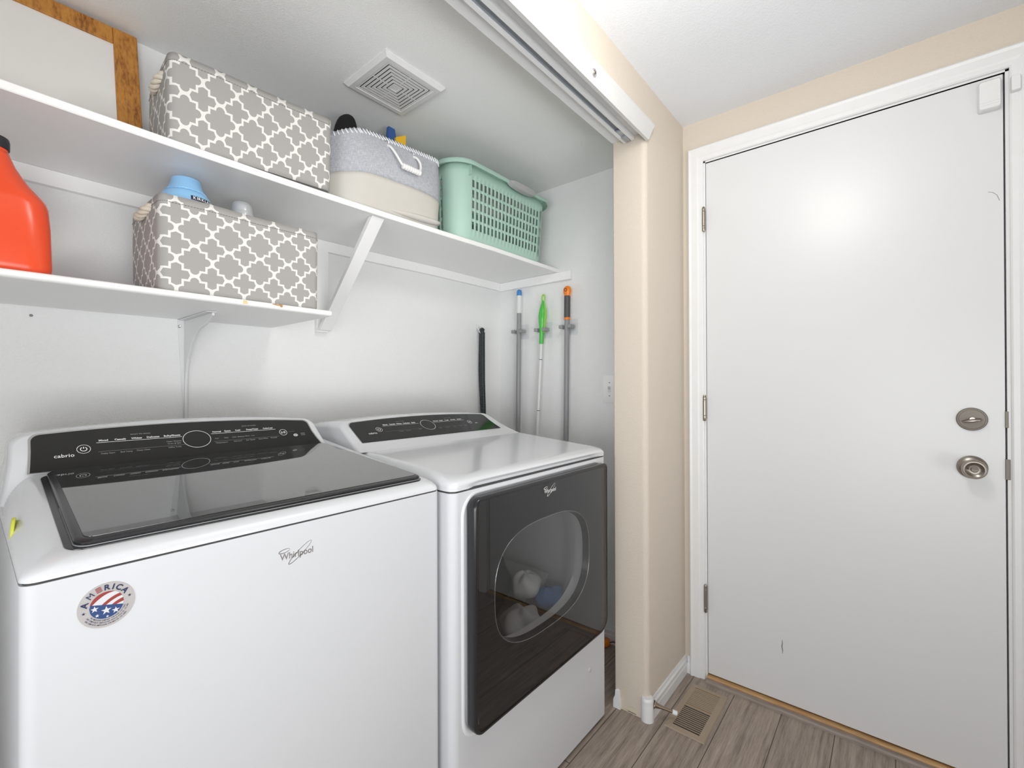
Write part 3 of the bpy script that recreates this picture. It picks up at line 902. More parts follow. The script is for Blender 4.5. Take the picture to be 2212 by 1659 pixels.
# perimeter samples: straight sides carry slot columns, corners are plain
def side_cols(L, ncol, m, mr):
    """returns break positions and a solid flag per interval"""
    pitch = (L-m-mr)/ncol; pos = [0.0, m-pitch*0.22]; fl = [True]
    for i in range(ncol):
        a = m+pitch*i+pitch*0.22; b = m+pitch*(i+1)-pitch*0.22
        if i == 0: pos = [0.0, a]; fl = [True]
        else: pos.append(a); fl.append(True)
        pos.append(b); fl.append(False)
    pos.append(L); fl.append(True)
    return pos, fl


per_pts = []; flags = []
cs = [((gr, 0), (gw-gr, 0), 20), ((gw, gr), (gw, gd-gr), 9), ((gw-gr, gd), (gr, gd), 20), ((0, gd-gr), (0, gr), 9)]
for k, (a, b, nc) in enumerate(cs):
    L = math.hypot(b[0]-a[0], b[1]-a[1]); pos, fl = side_cols(L, nc, 0.0, -0.024 if k == 0 else 0.0)
    pos[-1] = max(L, pos[-2]+0.004)
    for p_, f_ in zip(pos[:-1], fl):
        per_pts.append((a[0]+(b[0]-a[0])*p_/L, a[1]+(b[1]-a[1])*p_/L)); flags.append(f_)
    cx, cy = ((gw-gr, gr), (gw-gr, gd-gr), (gr, gd-gr), (gr, gr))[k]
    for i in range(8):
        an = math.radians(-90+90*k+90*i/8); per_pts.append((cx+gr*math.cos(an), cy+gr*math.sin(an))); flags.append(True)
zl = [0.0, 0.006, 0.020, 0.050]; zf = [True, True, True]
rows = [(0.050, 0.083), (0.096, 0.129), (0.142, 0.175), (0.188, 0.221), (0.234, 0.262)]
rows = [(0.052, 0.082), (0.093, 0.123), (0.134, 0.164), (0.175, 0.205), (0.216, 0.244)]
zl = [0.0, 0.006, 0.020]; zf = [True, True]
for a, b in rows: zl += [a, b]; zf += [True, False]
zl += [0.266, GH]; zf += [True, True]


def GP(i, z, out=0.0):
    x, y = per_pts[i % len(per_pts)]; t = z/GH
    ins = 0.010*max(0, 1-z/0.018) if z < 0.018 else 0
    sxk = 1+0.035*(t-0.3)*2*0.5; syk = 1+0.10*(t-0.0)*0.5
    X = (x-gw/2); Y = (y-gd/2)
    L = math.hypot(X, Y)
    X *= (1+0.055*(t-0.35)); Y *= (1+0.11*(t-0.12))
    dx, dy = X, Y
    # outward direction of the rounded rectangle
    nx = max(0, abs(X)-(gw/2-gr))*(1 if X > 0 else -1); ny = max(0, abs(Y)-(gd/2-gr))*(1 if Y > 0 else -1)
    l = math.hypot(nx, ny) or 1
    return (GX0+gw/2+X+nx/l*(out-ins), min(GY0+gd/2+Y+ny/l*(out-ins), YB-0.002), GZ+z)


n = len(per_pts)
for j in range(len(zl)):
    for i in range(n): mb.v.append(GP(i, zl[j]))
for j in range(len(zl)-1):
    for i in range(n):
        if not zf[j] and not flags[i]: continue
        a = j*n+i; b = j*n+(i+1) % n
        mb.f.append((a, b, b+n, a+n)); mb.mi.append(0)
mb.f.append(tuple(range(n))); mb.mi.append(0)
mb.build('slotted_body', 'mint', hm, smooth=40, solid=0.0035)
mb = MB()
lip = [(0.0, GH-0.012), (0.0, GH), (0.006, GH+0.004), (0.020, GH+0.003), (0.025, GH-0.002), (0.026, GH-0.017), (0.023, GH-0.017), (0.022, GH-0.004), (0.004, GH-0.002)]
rings = []
for i in range(n): rings.append([GP(i, z if z < GH else GH, o_)[:2] + (GZ+z,) for o_, z in lip])
rings.append(rings[0])
mb.loft(rings, True, False, False); mb.build('rolled_rim', 'mint', hm, smooth=50)
mb = MB(); rings = []
for i in range(15):
    a = -1+2*i/14; w_ = math.sqrt(max(0.0, 1-a*a)); x = 1.570+0.086*a
    rings.append([(x, 1.250-0.010*w_+u*0.013, GZ+GH-0.006-0.005+v*(0.004+0.013*w_)-0.010*w_) for u, v in ((-1, -.8), (-1, .8), (0, 1), (1, .8), (1, -.8), (0, -1))])
mb.loft(rings); mb.build('rim_grip', 'mint_grip', hm, smooth=60)
mb = MB()
for x in (GX0+0.055,):
    mb.box(x-0.001, x+0.001, GY0-0.030, GY0-0.012, GZ+GH-0.050, GZ+GH-0.004)
mb.build('rim_rib', 'mint', hm)

# ------------------------------------------------------------------ framed white board leaning on the wall
fb = thing('framed_board', 'white board in a golden oak frame leaning on the back wall', 'board', (0.1, 1.55, SZ))
tilt = lambda z: 1.538+(z-SZ)*0.225


def slant_box(mb, x0, x1, z0, z1, t0, t1):
    mb.loft([[(x0, tilt(z)-t, z) for z, t in ((z0, t0), (z0, t1), (z1, t1), (z1, t0))], [(x1, tilt(z)-t, z) for z, t in ((z0, t0), (z0, t1), (z1, t1), (z1, t0))]])


zb = SZ+0.001; ztp = 2.145
mb = MB(); slant_box(mb, -0.070, 0.262, zb+0.030, ztp-0.03, -0.004, 0.006); mb.build('white_panel', 'board_white', fb)
mb = MB(); slant_box(mb, 0.2555, 0.3075, zb, ztp, -0.010, 0.012); mb.build('frame_stile', 'oak_frame', fb, bevel=0.003)
mb = MB(); slant_box(mb, -0.125, -0.068, zb, ztp, -0.010, 0.012); mb.build('frame_stile', 'oak_frame', fb, bevel=0.003)
mb = MB(); slant_box(mb, -0.068, 0.2555, zb, zb+0.05, -0.010, 0.011); mb.build('frame_rail', 'oak_frame', fb, bevel=0.003)
mb = MB(); slant_box(mb, -0.068, 0.2555, ztp-0.05, ztp, -0.010, 0.011); mb.build('frame_rail', 'oak_frame', fb, bevel=0.003)

# ------------------------------------------------------------------ bottles
JX, JY, JZ = 0.030, 1.345, LZ
jug = thing('detergent_jug', 'large orange-red plastic jug with black cap at left end of lower shelf', 'jug', (JX, JY, JZ))
mb = MB(); rings = []
for z, w_, d_, r_ in ((0, .156, .100, .03), (0.004, .166, .108, .035), (0.02, .170, .112, .038), (0.10, .166, .112, .04), (0.140, .160, .110, .042), (0.152, .153, .107, .044), (0.164, .138, .100, .045), (0.180, .112, .090, .043), (0.197, .090, .078, .038), (0.215, .070, .064, .031), (0.234, .056, .054, .0265), (0.240, .052, .052, .0258), (0.2405, .0500, .0500, .0249), (0.252, .0495, .0495, .0247)):
    rings.append([(JX+x, JY+y, JZ+z) for x, y in rrect(w_, d_, min(r_, w_/2-.0005, d_/2-.0005), 7)])
mb.loft(rings); mb.build('jug_body', 'red_jug', jug, smooth=50)
mb = MB(); rings = []
for r_, z in ((0.0262, .246), (0.0268, .247), (0.0268, .262), (0.0255, .268), (0.020, .2695)):
    rings.append([(JX+(r_+(0.0005 if k % 2 else 0))*math.cos(2*PI*k/64), JY+(r_+(0.0005 if k % 2 else 0))*math.sin(2*PI*k/64), JZ+z) for k in range(64)])
mb.loft(rings); mb.build('screw_cap', 'jug_cap', jug, smooth=40)

QX, QY = 0.366, 1.400
bot = thing('softener_bottle', 'pale blue plastic bottle with wide blue cap standing in the lower basket', 'bottle', (QX, QY, LZ+0.003))
mb = MB()
body = [(0.001, .004), (0.050, .004), (0.056, .012), (0.0585, .04), (0.0585, .195), (0.0585, .250), (0.0570, .258), (0.050, .270), (0.043, .278)]
mb.lathe(body, (QX, QY, LZ), seg=40); bb_ = mb.build('bottle_body', 'sky_blue', bot, smooth=50)
mb = MB(); cap = [(0.0430, .2775), (0.0435, .2795), (0.0385, .287), (0.0355, .293), (0.0325, .307), (0.0312, .312), (0.026, .3145), (0.001, .3145)]
mb.lathe(cap, (QX, QY, LZ), seg=40); mb.build('bottle_cap', 'sky_blue', bot, smooth=40)
mb = MB()
for k in range(40):
    a = 2*PI*k/40; mb.box(QX+0.0432*math.cos(a)-.0012, QX+0.0432*math.cos(a)+.0012, QY+0.0432*math.sin(a)-.0012, QY+0.0432*math.sin(a)+.0012, LZ+.2755, LZ+.2785)
mb.build('tamper_band', 'sky_blue_deep', bot)
# wrap label with the brand name on the shoulder
mb = MB(); m2 = MB()
a0, a1 = math.radians(-95), math.radians(-12)


def cyl(a, z):
    zz = [p[1] for p in body]; rr = [p[0] for p in body]; r_ = rr[-1]
    for i in range(4, len(body)-1):
        if zz[i] <= z <= zz[i+1]: r_ = rr[i]+(rr[i+1]-rr[i])*(z-zz[i])/(zz[i+1]-zz[i])
    return Vector((QX+(r_+.0006)*math.cos(a), QY+(r_+.0006)*math.sin(a), LZ+z))


zz0, zz1 = 0.2475, 0.2585
ks = 24
for i in range(ks):
    b0, b1 = a0+(a1-a0)*i/ks, a0+(a1-a0)*(i+1)/ks
    mb.add([cyl(b0, zz0), cyl(b1, zz0), cyl(b1, 0.251), cyl(b0, 0.251)], [(0, 1, 2, 3)]); mb.add([cyl(b0, 0.251), cyl(b1, 0.251), cyl(b1, zz1), cyl(b0, zz1)], [(0, 1, 2, 3)])
lb = mb.build('label_band', 'navy', bb_)
mb = MB(); ang = a0+math.radians(4)
for ch_ in 'KIRKLAND':
    a = ang; t = Vector((-math.sin(a), math.cos(a), 0)); nn = Vector((math.cos(a), math.sin(a), 0))
    upv = (cyl(a+.05, .2580)-cyl(a+.05, .2500)).normalized()
    w_ = text_geo(mb, ch_, 0.0098, cyl(a, 0.2500)+nn*0.0008, t, upv, bold=0.0004)
    ang += (w_+0.0013)/0.0585
mb.build('label_lettering', 'print_white', bb_)

CX2, CY2 = 0.505, 1.420
sbt = thing('silver_bottle', 'small bottle with rounded silver cap standing in the lower basket', 'bottle', (CX2, CY2, LZ+0.003))
mb = MB().lathe([(0.001, .004), (0.027, .004), (0.029, .01), (0.029, .245), (0.026, .255)], (CX2, CY2, LZ), seg=32); mb.build('bottle_body', 'silver_plastic', sbt, smooth=40)
mb = MB().lathe([(0.0300, .2530), (0.0300, .262), (0.0275, .2745), (0.0268, .2752), (0.0262, .288), (0.0245, .2955), (0.020, .3005), (0.0130, .3025), (0.001, .303)], (CX2, CY2, LZ), seg=36); mb.build('bottle_cap', 'silver_plastic', sbt, smooth=30)


# ------------------------------------------------------------------ shared appliance bits
def whirl_logo(mb, org, xd, yd, w, dark=False):
    """wordmark with a thin swoosh ellipse through it and a small swirl over its first letter"""
    s = w/0.066
    text_geo(mb, 'Whirlpool', 0.0165*s, Vector(org)+Vector(yd)*0.0, xd, yd, bold=0.0001, sx=0.88)
    el = []
    for k in range(41):
        a = 2*PI*k/40; x, y = 0.0265*math.cos(a), 0.0048*math.sin(a); th = math.radians(38)
        el.append(((0.036+x*math.cos(th)-y*math.sin(th))*s, (0.0065+x*math.sin(th)+y*math.cos(th))*s))
    flat_stroke(mb, el, lambda t: (0.0004+0.0009*abs(math.sin(PI*t*1.0)))*s, Vector(org), xd, yd)
    el = []
    for k in range(21):
        a = 2*PI*k/20; x, y = 0.0098*math.cos(a), 0.0030*math.sin(a); th = math.radians(8)
        el.append(((0.0075+x*math.cos(th)-y*math.sin(th))*s, (0.0158+x*math.sin(th)+y*math.cos(th))*s))
    flat_stroke(mb, el, lambda t: (0.0003+0.0012*abs(math.sin(PI*t)))*s, Vector(org), xd, yd)


def round_top(mb, x0, x1, y0, y1, cr, zs, slope, y_ref, ins, arcs=7, drop=0.03, crown=0.0):
    """rounded-edge slab: rings rise from zs over quarter-round shoulders to a sloping top. ins=(left,right,front,back) shoulder widths"""
    rings = []
    def ring(l, r, f, b, zf, c):
        w, d = (x1-r)-(x0+l), (y1-b)-(y0+f); cx, cy = (x0+l+x1-r)/2, (y0+f+y1-b)/2
        return [(cx+u, cy+v, zf(cx+u, cy+v)) for u, v in rrect(w, d, max(0.004, c), 6)]
    return ring


# ------------------------------------------------------------------ washer
WX0, WX1, WY0, WY1 = 0.042, 0.7125, 0.815, 1.555
washer = thing('washing_machine', 'white top-load washing machine with smoked glass lid, left of the dryer', 'washing machine', ((WX0+WX1)/2, (WY0+WY1)/2, 0))
pts = [((WX0+WX1)/2+u, (WY0+WY1)/2+v) for u, v in rrect(WX1-WX0, WY1-WY0, 0.016, 6)]
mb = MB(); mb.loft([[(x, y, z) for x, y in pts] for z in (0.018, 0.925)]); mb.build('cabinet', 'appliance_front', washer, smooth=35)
for x in (WX0+0.05, WX1-0.05):
    for y in (WY0+0.06, WY1-0.06):
        MB().lathe([(0.02, 0), (0.02, 0.018)], (x, y, 0), seg=14).build('foot', 'black_plastic', washer)


def ring_of(x0, x1, y0, y1, c, zf):
    w, d, cx, cy = x1-x0, y1-y0, (x0+x1)/2, (y0+y1)/2
    return [(cx+u, cy+v, zf(cx+u, cy+v)) for u, v in rrect(w, d, c, 6)]


ztop = lambda y: 0.9525+(y-0.843)*0.126
zs = 0.927
rings = [ring_of(WX0+0.004, WX1-0.004, WY0+0.004, 1.50, 0.016, lambda x, y: zs), ring_of(WX0, WX1, WY0, 1.50, 0.018, lambda x, y: zs+0.0012)]
for a in range(0, 91, 5):
    q = math.radians(a); s_, c_ = math.sin(q), 1-math.cos(q)
    rings.append(ring_of(WX0+0.040*c_+0.004*s_, WX1-0.024*c_, WY0+0.026*c_, 1.50, 0.018+0.02*c_, lambda x, y, s_=s_: zs+0.004+(ztop(y)-zs-0.004)*s_))
rings.append(ring_of(WX0+0.049, WX1-0.034, WY0+0.034, 1.49, 0.030, lambda x, y: ztop(y)-0.0005))
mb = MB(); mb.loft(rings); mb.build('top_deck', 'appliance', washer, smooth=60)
MB().loft([[(x, y, z) for x, y in [(((WX0+WX1)/2)+u, ((WY0+WY1)/2)+v) for u, v in rrect(WX1-WX0-0.006, WY1-WY0-0.006, 0.014, 6)]] for z in (0.9235, 0.9285)]).build('deck_seam', 'seam', washer)
# lid: dark well, frame, glass
LX0, LX1, LY0, LY1 = 0.094, 0.684, 0.842, 1.236


def lid_ring(x0, x1, y0, y1, c, dz):
    return [(0.378+(x-0.378)*(1-0.055*((y-LY0)/(LY1-LY0)))-0.011*(y-LY0)/(LY1-LY0), y, z) for x, y, z in ring_of(x0, x1, y0, y1, c, lambda x, y: ztop(y)+dz)]


mb = MB(); mb.loft([lid_ring(LX0-0.009, LX1+0.001, LY0-0.006, LY1, 0.024, -0.004), lid_ring(LX0-0.009, LX1+0.001, LY0-0.006, LY1, 0.024, 0.0012)]); mb.build('lid_well', 'black_plastic', washer, smooth=40)
mb = MB(); mb.loft([lid_ring(LX0, LX1-0.002, LY0, LY1, 0.018, 0.0005), lid_ring(LX0, LX1-0.002, LY0-0.001, LY1, 0.018, 0.006), lid_ring(LX0+0.001, LX1-0.003, LY0, LY1, 0.018, 0.0075), lid_ring(LX0+0.004, LX1-0.005, LY0+0.006, LY1-0.001, 0.016, 0.0088), lid_ring(LX0+0.009, LX1-0.007, LY0+0.011, LY1-0.002, 0.013, 0.0086)])
lid = mb.build('lid_frame', 'black_plastic', washer, smooth=35)
mb = MB(); mb.loft([lid_ring(LX0+0.011, LX1-0.0065, LY0+0.012, LY1-0.003, 0.012, 0.0080), lid_ring(LX0+0.011, LX1-0.0065, LY0+0.012, LY1-0.003, 0.012, 0.0094)]); mb.build('lid_glass', 'lid_glass', lid, smooth=30)
mb = MB(); mb.loft([lid_ring(LX0-0.0008, LX1-0.0012, LY0-0.0018, LY1-0.2, 0.018, 0.0016), lid_ring(LX0-0.0008, LX1-0.0012, LY0-0.0018, LY1-0.2, 0.018, 0.0026)]); mb.build('lid_chrome_line', 'clip_grey', lid)
mb = MB()
for s0, s1 in ((0.30, 0.52),):
    rings = []
    for i in range(13):
        a = -1+i/6; x = 0.40+0.115*a; h = 0.0075*math.sqrt(max(0, 1-a*a))
        rings.append([(x, LY0-0.0035-h*1.1, ztop(LY0)-0.002-h*.35), (x, LY0-0.001, ztop(LY0)+0.0015), (x, LY0+0.004, ztop(LY0)-0.006)])
    mb.loft(rings)
mb.build('lid_finger_recess', 'dark_gap', washer, smooth=60)  # dark wedge stands in for the shaded hollow under the lid edge

# console
def console(root, yb, zb, yt, zt, outline, depth_y, ztail, ins):
    s = Vector((0, yt-yb, zt-zb)); s.normalize(); n = Vector((0, -s.z, s.y))
    if n.y > 0: n = -n
    P2 = lambda x, v, o=0.0: Vector((x, yb, zb)) + s*v + n*o
    return P2, s, n


def console_body(name, root, P2, outline, ymax, zlow):
    """outline: list of (x, v) from lower-left round the top to lower-right; rounded front edge, extruded back to the wall side"""
    mb = MB(); cx = sum(p[0] for p in outline)/len(outline); rings = []
    vmax = max(v for x, v in outline)
    for off, depth in ((0.0, 0.0), (0.0028, 0.0012), (0.0055, 0.004), (0.0078, 0.009), (0.009, 0.016)):
        ring = []
        for x, v in outline:
            k = min(1.0, max(0.0, v/vmax)); dx = (1 if x > cx else -1)*off*(1 if abs(x-cx) > 0.2 else abs(x-cx)/0.2)
            q = P2(x+dx, v+off*k*0.8, 0.0); ring.append(q+Vector((0, depth, 0)))
        rings.append(ring)
    last = rings[-1]
    for t in (0.35, 0.7, 1.0):
        rings.append([Vector((q.x+(cx-q.x)*0.02*t, q.y+(ymax-q.y)*t, q.z-(0.012*t*t if q.z > zlow+0.03 else 0.0))) for q in last])
    mb.loft(rings)
    return mb.build(name, 'appliance', root, smooth=50)


def smooth_outline(pts, n=6):
    out = []
    for i in range(len(pts)):
        out.append(pts[i])
    return out


def arch(xl, xr, v0, vl, vm, vr, rc, bl=0.0, brr=0.0, n=9):
    """panel outline: flared sides, rounded upper corners, gently arched top"""
    pts = [(xl-bl, v0), (xl-bl*0.55, v0+(vl-v0)*0.25), (xl-bl*0.15, v0+(vl-v0)*0.55)]
    for i in range(n+1):
        a = math.radians(180-90*i/n); pts.append((xl+rc+rc*math.cos(a), vl-rc+rc*math.sin(a)))
    for i in range(1, 12):
        t = i/12; x = xl+rc+(xr-xl-2*rc)*t
        v = vl*(1-t)+vr*t + (vm-(vl+vr)/2)*4*t*(1-t); pts.append((x, v))
    for i in range(n+1):
        a = math.radians(90-90*i/n); pts.append((xr-rc+rc*math.cos(a), vr-rc+rc*math.sin(a)))
    pts += [(xr+brr*0.15, v0+(vr-v0)*0.55), (xr+brr*0.55, v0+(vr-v0)*0.25), (xr+brr, v0)]
    return pts


P2_, s2, n2 = console(washer, 1.243, 1.008, 1.292, 1.0655, None, 0, 0, 0)
P2 = lambda x, v, o=0.0: P2_(x*0.971, v*0.971, o) if v >= 0 else P2_(x*0.971, 0.0, o)+Vector((0, 0, v))
out_w = arch(0.061, 0.664, -0.055, 0.090, 0.106, 0.088, 0.030, 0.014, 0.040)
cw = console_body('console', washer, P2, out_w, 1.50, 0.99)
pan = arch(0.084, 0.647, 0.000, 0.090, 0.101, 0.086, 0.016, 0.004, 0.017)
mb = MB(); mb.loft([[P2(x, v, 0.0002) for x, v in pan], [P2(x, v, 0.0022) for x, v in pan]])
cp = mb.build('control_panel', 'panel_black', washer)
big = [((x-0.3655)*1.013+0.3655, v*1.035+0.0001) for x, v in pan]
mb = MB(); mb.loft([[P2(x, v, -0.002) for x, v in big], [P2(x, v, 0.0012) for x, v in big]]); mb.build('panel_bezel', 'silver_edge', washer)
ex = (1, 0, 0)


def panel_print(P2, s2, cp, g, small):
    """printing on a control panel. g maps the washer's panel x to this panel's x"""
    mb = MB(); m2 = MB(); O = lambda x, v: P2(g(x), v, 0.0026)
    sc = small
    tx = lambda s_, x, v, size, b=0.0, m=mb, al='LEFT', sp=1.0: text_geo(m, s_, size*sc, O(x, v), ex, s2, bold=b, align=al, spacing=sp, sx=1.0)
    line = lambda xa, xb, v, w_, m=mb: flat_stroke(m, [(0, 0), (g(xb)-g(xa), 0)], w_, O(xa, v), ex, s2)
    for s_, x in (('Mixed', .185), ('Casuals', .2115), ('Whites', .2405), ('Delicates', .268), ('Bulky/Sheets', .300)): tx(s_, x, .0625, .0062, .00016)
    for s_, x in (('Normal', .4005), ('Quick', .427), ('Cold', .4525), ('DeepWater', .479), ('ColorLast', .521)): tx(s_, x, .0645, .0060, .00015)
    line(.181, .331, .0592, .0010); line(.397, .548, .0610, .0010)
    line(.182, .334, .0355, .0006, m2); line(.398, .552, .0370, .0006, m2)
    tx('WHAT TO WASH', .2395, .0740, .0045, .0001, m2); tx('HOW TO WASH', .4705, .0770, .0045, .0001, m2)
    for s_, x, v in (('Delay Start', .186, .0285), ('End Temp', .218, .0285), ('Deep Clean', .246, .0290), ('Utility Tools', .304, .0295), ('Clean Washer', .303, .046), ('Drain & Spin', .3045, .0400), ('Temperature', .401, .0305), ('Soil Level', .442, .0310), ('Spin Speed', .471, .0315), ('Extra Rinse', .502, .0315), ('Presoak', .533, .0320), ('Hot', .402, .0440), ('High', .423, .0440), ('Light  Medium', .441, .0440), ('More  Less', .472, .0445)):
        tx(s_, x, v, .0049, .0001, m2)
    tx('cabrio', .1145, .0290, .0112, .00015, mb, 'LEFT', 1.05)
    return mb, m2, O


def power_icon(mb, o, s2, r):
    flat_ring(mb, o, ex, s2, r, r, r*0.09)
    q = []
    for k in range(25):
        a = math.radians(120+300*k/24); q.append((r*.45*math.cos(a), r*.45*math.sin(a)))
    flat_stroke(mb, q, r*.14, o, ex, s2); flat_stroke(mb, [(0, r*.1), (0, r*.52)], r*.14, o, ex, s2)


def play_icon(mb, o, s2, r):
    flat_ring(mb, o, ex, s2, r, r, r*0.10)
    flat_stroke(mb, [(-r*.5, -r*.35), (-r*.05, 0), (-r*.5, r*.35), (-r*.5, -r*.35)], r*.14, o, ex, s2)
    for x in (.2, .45): flat_stroke(mb, [(r*x, -r*.35), (r*x, r*.35)], r*.14, o, ex, s2)


mb, m2, O = panel_print(P2, s2, cp, lambda x: x, 1.0)
power_icon(mb, O(.160, .0455), s2, .0108); play_icon(mb, O(.570, .0485), s2, .0100)
flat_ring(mb, O(.3645, .0490), ex, s2, .0285, .0245, .0011, 64)
for x in (.601,): flat_ring(mb, O(x, .036), ex, s2, .0058, .0042, .0015, 24)
text_geo(mb, 'he', .0065, O(.5975, .0345), ex, s2, bold=.0002)
for k in range(3): flat_stroke(m2, [(0, 0), (.012, 0)], .0012, O(.616, .034+.0035*k), ex, s2)
flat_stroke(m2, [(0, 0), (.017, 0)], .0006, O(.584, .049), ex, s2)
mb.build('panel_lettering', 'print_white', cp); m2.build('panel_small_print', 'print_grey', cp)

# logo on the washer front, sticker
mb = MB(); whirl_logo(mb, (0.349, WY0-0.0006, 0.868), (1, 0, 0.0), (0, 0, 1), 0.064); mb.build('brand_logo', 'silver_edge', washer)
SXc, SZc, SR = 0.1225, 0.877, 0.0295
O3 = lambda dx, dz, o=0.0: Vector((SXc+dx, WY0-0.0008-o, SZc+dz))
mb = MB(); mb.loft([[O3(SR*math.cos(2*PI*k/48), SR*math.sin(2*PI*k/48), t) for k in range(48)] for t in (-0.0007, 0.0)]); st = mb.build('round_sticker', 'st_grey', washer)
st['label'] = 'round silver sticker with flag emblem and AMERICA lettering'
rg = SR*0.60
mb = MB(); flat_poly(mb, [(rg*math.cos(2*PI*k/40), rg*math.sin(2*PI*k/40)) for k in range(40)], O3(0, 0, .0002), (1, 0, 0), (0, 0, 1))
mb.build('emblem_field', 'st_white', st)
mb = MB(); m2 = MB()
ins_ = lambda x, z: x*x+z*z < (rg*0.985)**2


def clip_strip(mb, f0, f1, n=40):
    """fills between two curves inside the emblem disc"""
    for i in range(n):
        x0 = -rg+2*rg*i/n; x1 = -rg+2*rg*(i+1)/n; col = []
        for x in (x0, x1):
            L = math.sqrt(max(0, rg*rg-x*x)); lo_, hi = min(max(f0(x), -L), L), min(max(f1(x), -L), L); col += [(x, lo_), (x, hi)]
        if abs(col[0][1]-col[1][1])+abs(col[2][1]-col[3][1]) > 1e-5:
            flat_poly(mb, [col[0], col[2], col[3], col[1]], O3(0, 0, .0004), (1, 0, 0), (0, 0, 1))


edge = lambda x: -0.27*x
qd = lambda A_, B_q, C_: (lambda x: max(edge(x), rg*(A_+B_q*(x/rg)-C_*(x/rg)**2)))
for f0, f1 in ((qd(.82, .35, .45), lambda x: 1.0), (qd(.04, .75, .33), qd(.32, .72, .36)), (qd(-.47, .72, .27), qd(-.34, 1.02, .42))): clip_strip(mb, f0, f1, 60)
mb.build('red_stripes', 'st_red', st)
clip_strip(m2, lambda x: -1.0, edge); m2.build('blue_canton', 'st_blue', st)


def star(mb, x, z, r, o=.0006):
    pts = [(x+(r if k % 2 == 0 else r*.40)*math.sin(PI*k/5), z+(r if k % 2 == 0 else r*.40)*math.cos(PI*k/5)) for k in range(10)]
    c = O3(x, z, o); mb.add([O3(a, b, o) for a, b in pts]+[c], [(k, (k+1) % 10, 10) for k in range(10)])


mb = MB()
for x, z, r in ((-0.0006, -0.0072, .0056), (-0.0124, -0.0020, .0044), (0.0092, -0.0100, .0044), (-0.0098, -0.0112, .0024), (0.0006, -0.0155, .0018)): star(mb, x, z, r)
mb.build('white_stars', 'st_white', st)
mb = MB(); mr = MB(); RT = SR*0.68
for ch_, deg in zip('AMERICA', (164, 135, 110, 90, 73, 57, 36)):
    a = math.radians(deg); rad = Vector((math.cos(a), 0, math.sin(a))); tg = Vector((math.sin(a), 0, -math.cos(a)))
    o_ = O3(RT*math.cos(a), RT*math.sin(a), .0006)
    if ch_ == 'E':
        for k in range(4):
            mr.add([o_+tg*(-.0030)+rad*(.0002+.0019*k), o_+tg*.0030+rad*(.0002+.0019*k), o_+tg*.0030+rad*(.0013+.0019*k), o_+tg*(-.0030)+rad*(.0013+.0019*k)], [(0, 1, 2, 3)])
    else:
        text_geo(mb, ch_, .0100, o_, tg, rad, bold=(0.0 if ch_ == 'M' else .0003), align='CENTER')
star(mb, SR*.82*math.cos(math.radians(12)), SR*.82*math.sin(math.radians(12)), .0021, .0006)
star(mb, SR*.80*math.cos(math.radians(190)), SR*.80*math.sin(math.radians(190)), .0021, .0006)
for s_, r_, d0 in (('AN AMERICAN COMPANY FOR OVER 100 YEARS', SR*.70, 217), ('UNE COMPAGNIE AMERICAINE DEPUIS PLUS DE 100 ANS', SR*.80, 210), ('UNA COMPANIA AMERICANA POR MAS DE 100 ANOS', SR*.90, 214)):
    a_ = d0
    for ch_ in s_:
        a = math.radians(a_); rad = Vector((math.cos(a), 0, math.sin(a))); tg = Vector((-math.sin(a), 0, math.cos(a)))
        if ch_ != ' ': text_geo(mb, ch_, .0024, O3(r_*math.cos(a), r_*math.sin(a), .0006), tg, -rad, bold=.00003, align='CENTER', sx=.72)
        a_ += math.degrees((.00130 if ch_ not in ' I' else .00085)/r_)
mb.build('sticker_lettering', 'st_navy', st); mr.build('striped_letter', 'st_red', st)

# yellow magnetic clip on the washer's left shoulder
mg = thing('magnetic_hook', 'small yellow round magnetic holder stuck to the left side of the washer', 'magnet', (0.050, 1.05, 0.945))
nx = Vector((-1.0, 0.100, 0.06)).normalized()
pc = Vector((0.0575, 1.05, 0.9455))
mb = MB().lathe([(0.005, -0.004), (0.005, 0.008)], pc, nx, 18); mb.build('black_magnet', 'black_plastic', mg, smooth=40)
mb = MB().lathe([(0.0205, 0.0078), (0.0212, 0.0086), (0.0212, 0.0112), (0.0200, 0.0122), (0.001, 0.0125)], pc, nx, 40); mb.build('yellow_disc', 'yellow_magnet', mg, smooth=35)

# ------------------------------------------------------------------ dryer
RX0, RX1, RY0, RY1 = 0.7215, 1.4575, 0.785, 1.50
dryer = thing('clothes_dryer', 'white front-load dryer with large dark glass door, right of the washer', 'dryer', ((RX0+RX1)/2, (RY0+RY1)/2, 0))
cxr, cyr = (RX0+RX1)/2, (RY0+RY1)/2
# cabinet: shell without front, then a front with a drum opening
pts = rrect(RX1-RX0, RY1-RY0, 0.020, 6)
mb = MB(); N0 = len(pts)
shell = [(cxr+u, cyr+v) for u, v in pts]
mb.loft([[(x, y, z) for x, y in shell] for z in (0.014, 0.918)], True, True, True)
# drop the faces of the flat front (between the two lower corner arcs)
bad = None
keep = []
for f in mb.f:
    ys = [mb.v[i][1] for i in f]
    if len(f) == 4 and max(ys) < RY0+1e-4: continue
    keep.append(f)
mb.f = keep; mb.mi = [0]*len(keep)
BC, BZc, BWx, BHz = (1.066, 0.640), 0, 0.236, 0.163


def bowl(k, n=56, sx=1.0, sz=1.0):
    a = 2*PI*k/n; c, s_ = math.cos(a), math.sin(a); e = 0.72
    x = math.copysign(abs(c)**e, c)*BWx*sx; z = math.copysign(abs(s_)**e, s_)*BHz*sz
    return (BC[0]+x, BC[1]+z + 0.02*(x/BWx)*(z/BHz)*0)


NB = 56
fx0, fx1, fz0, fz1 = RX0+0.020, RX1-0.020, 0.014, 0.918


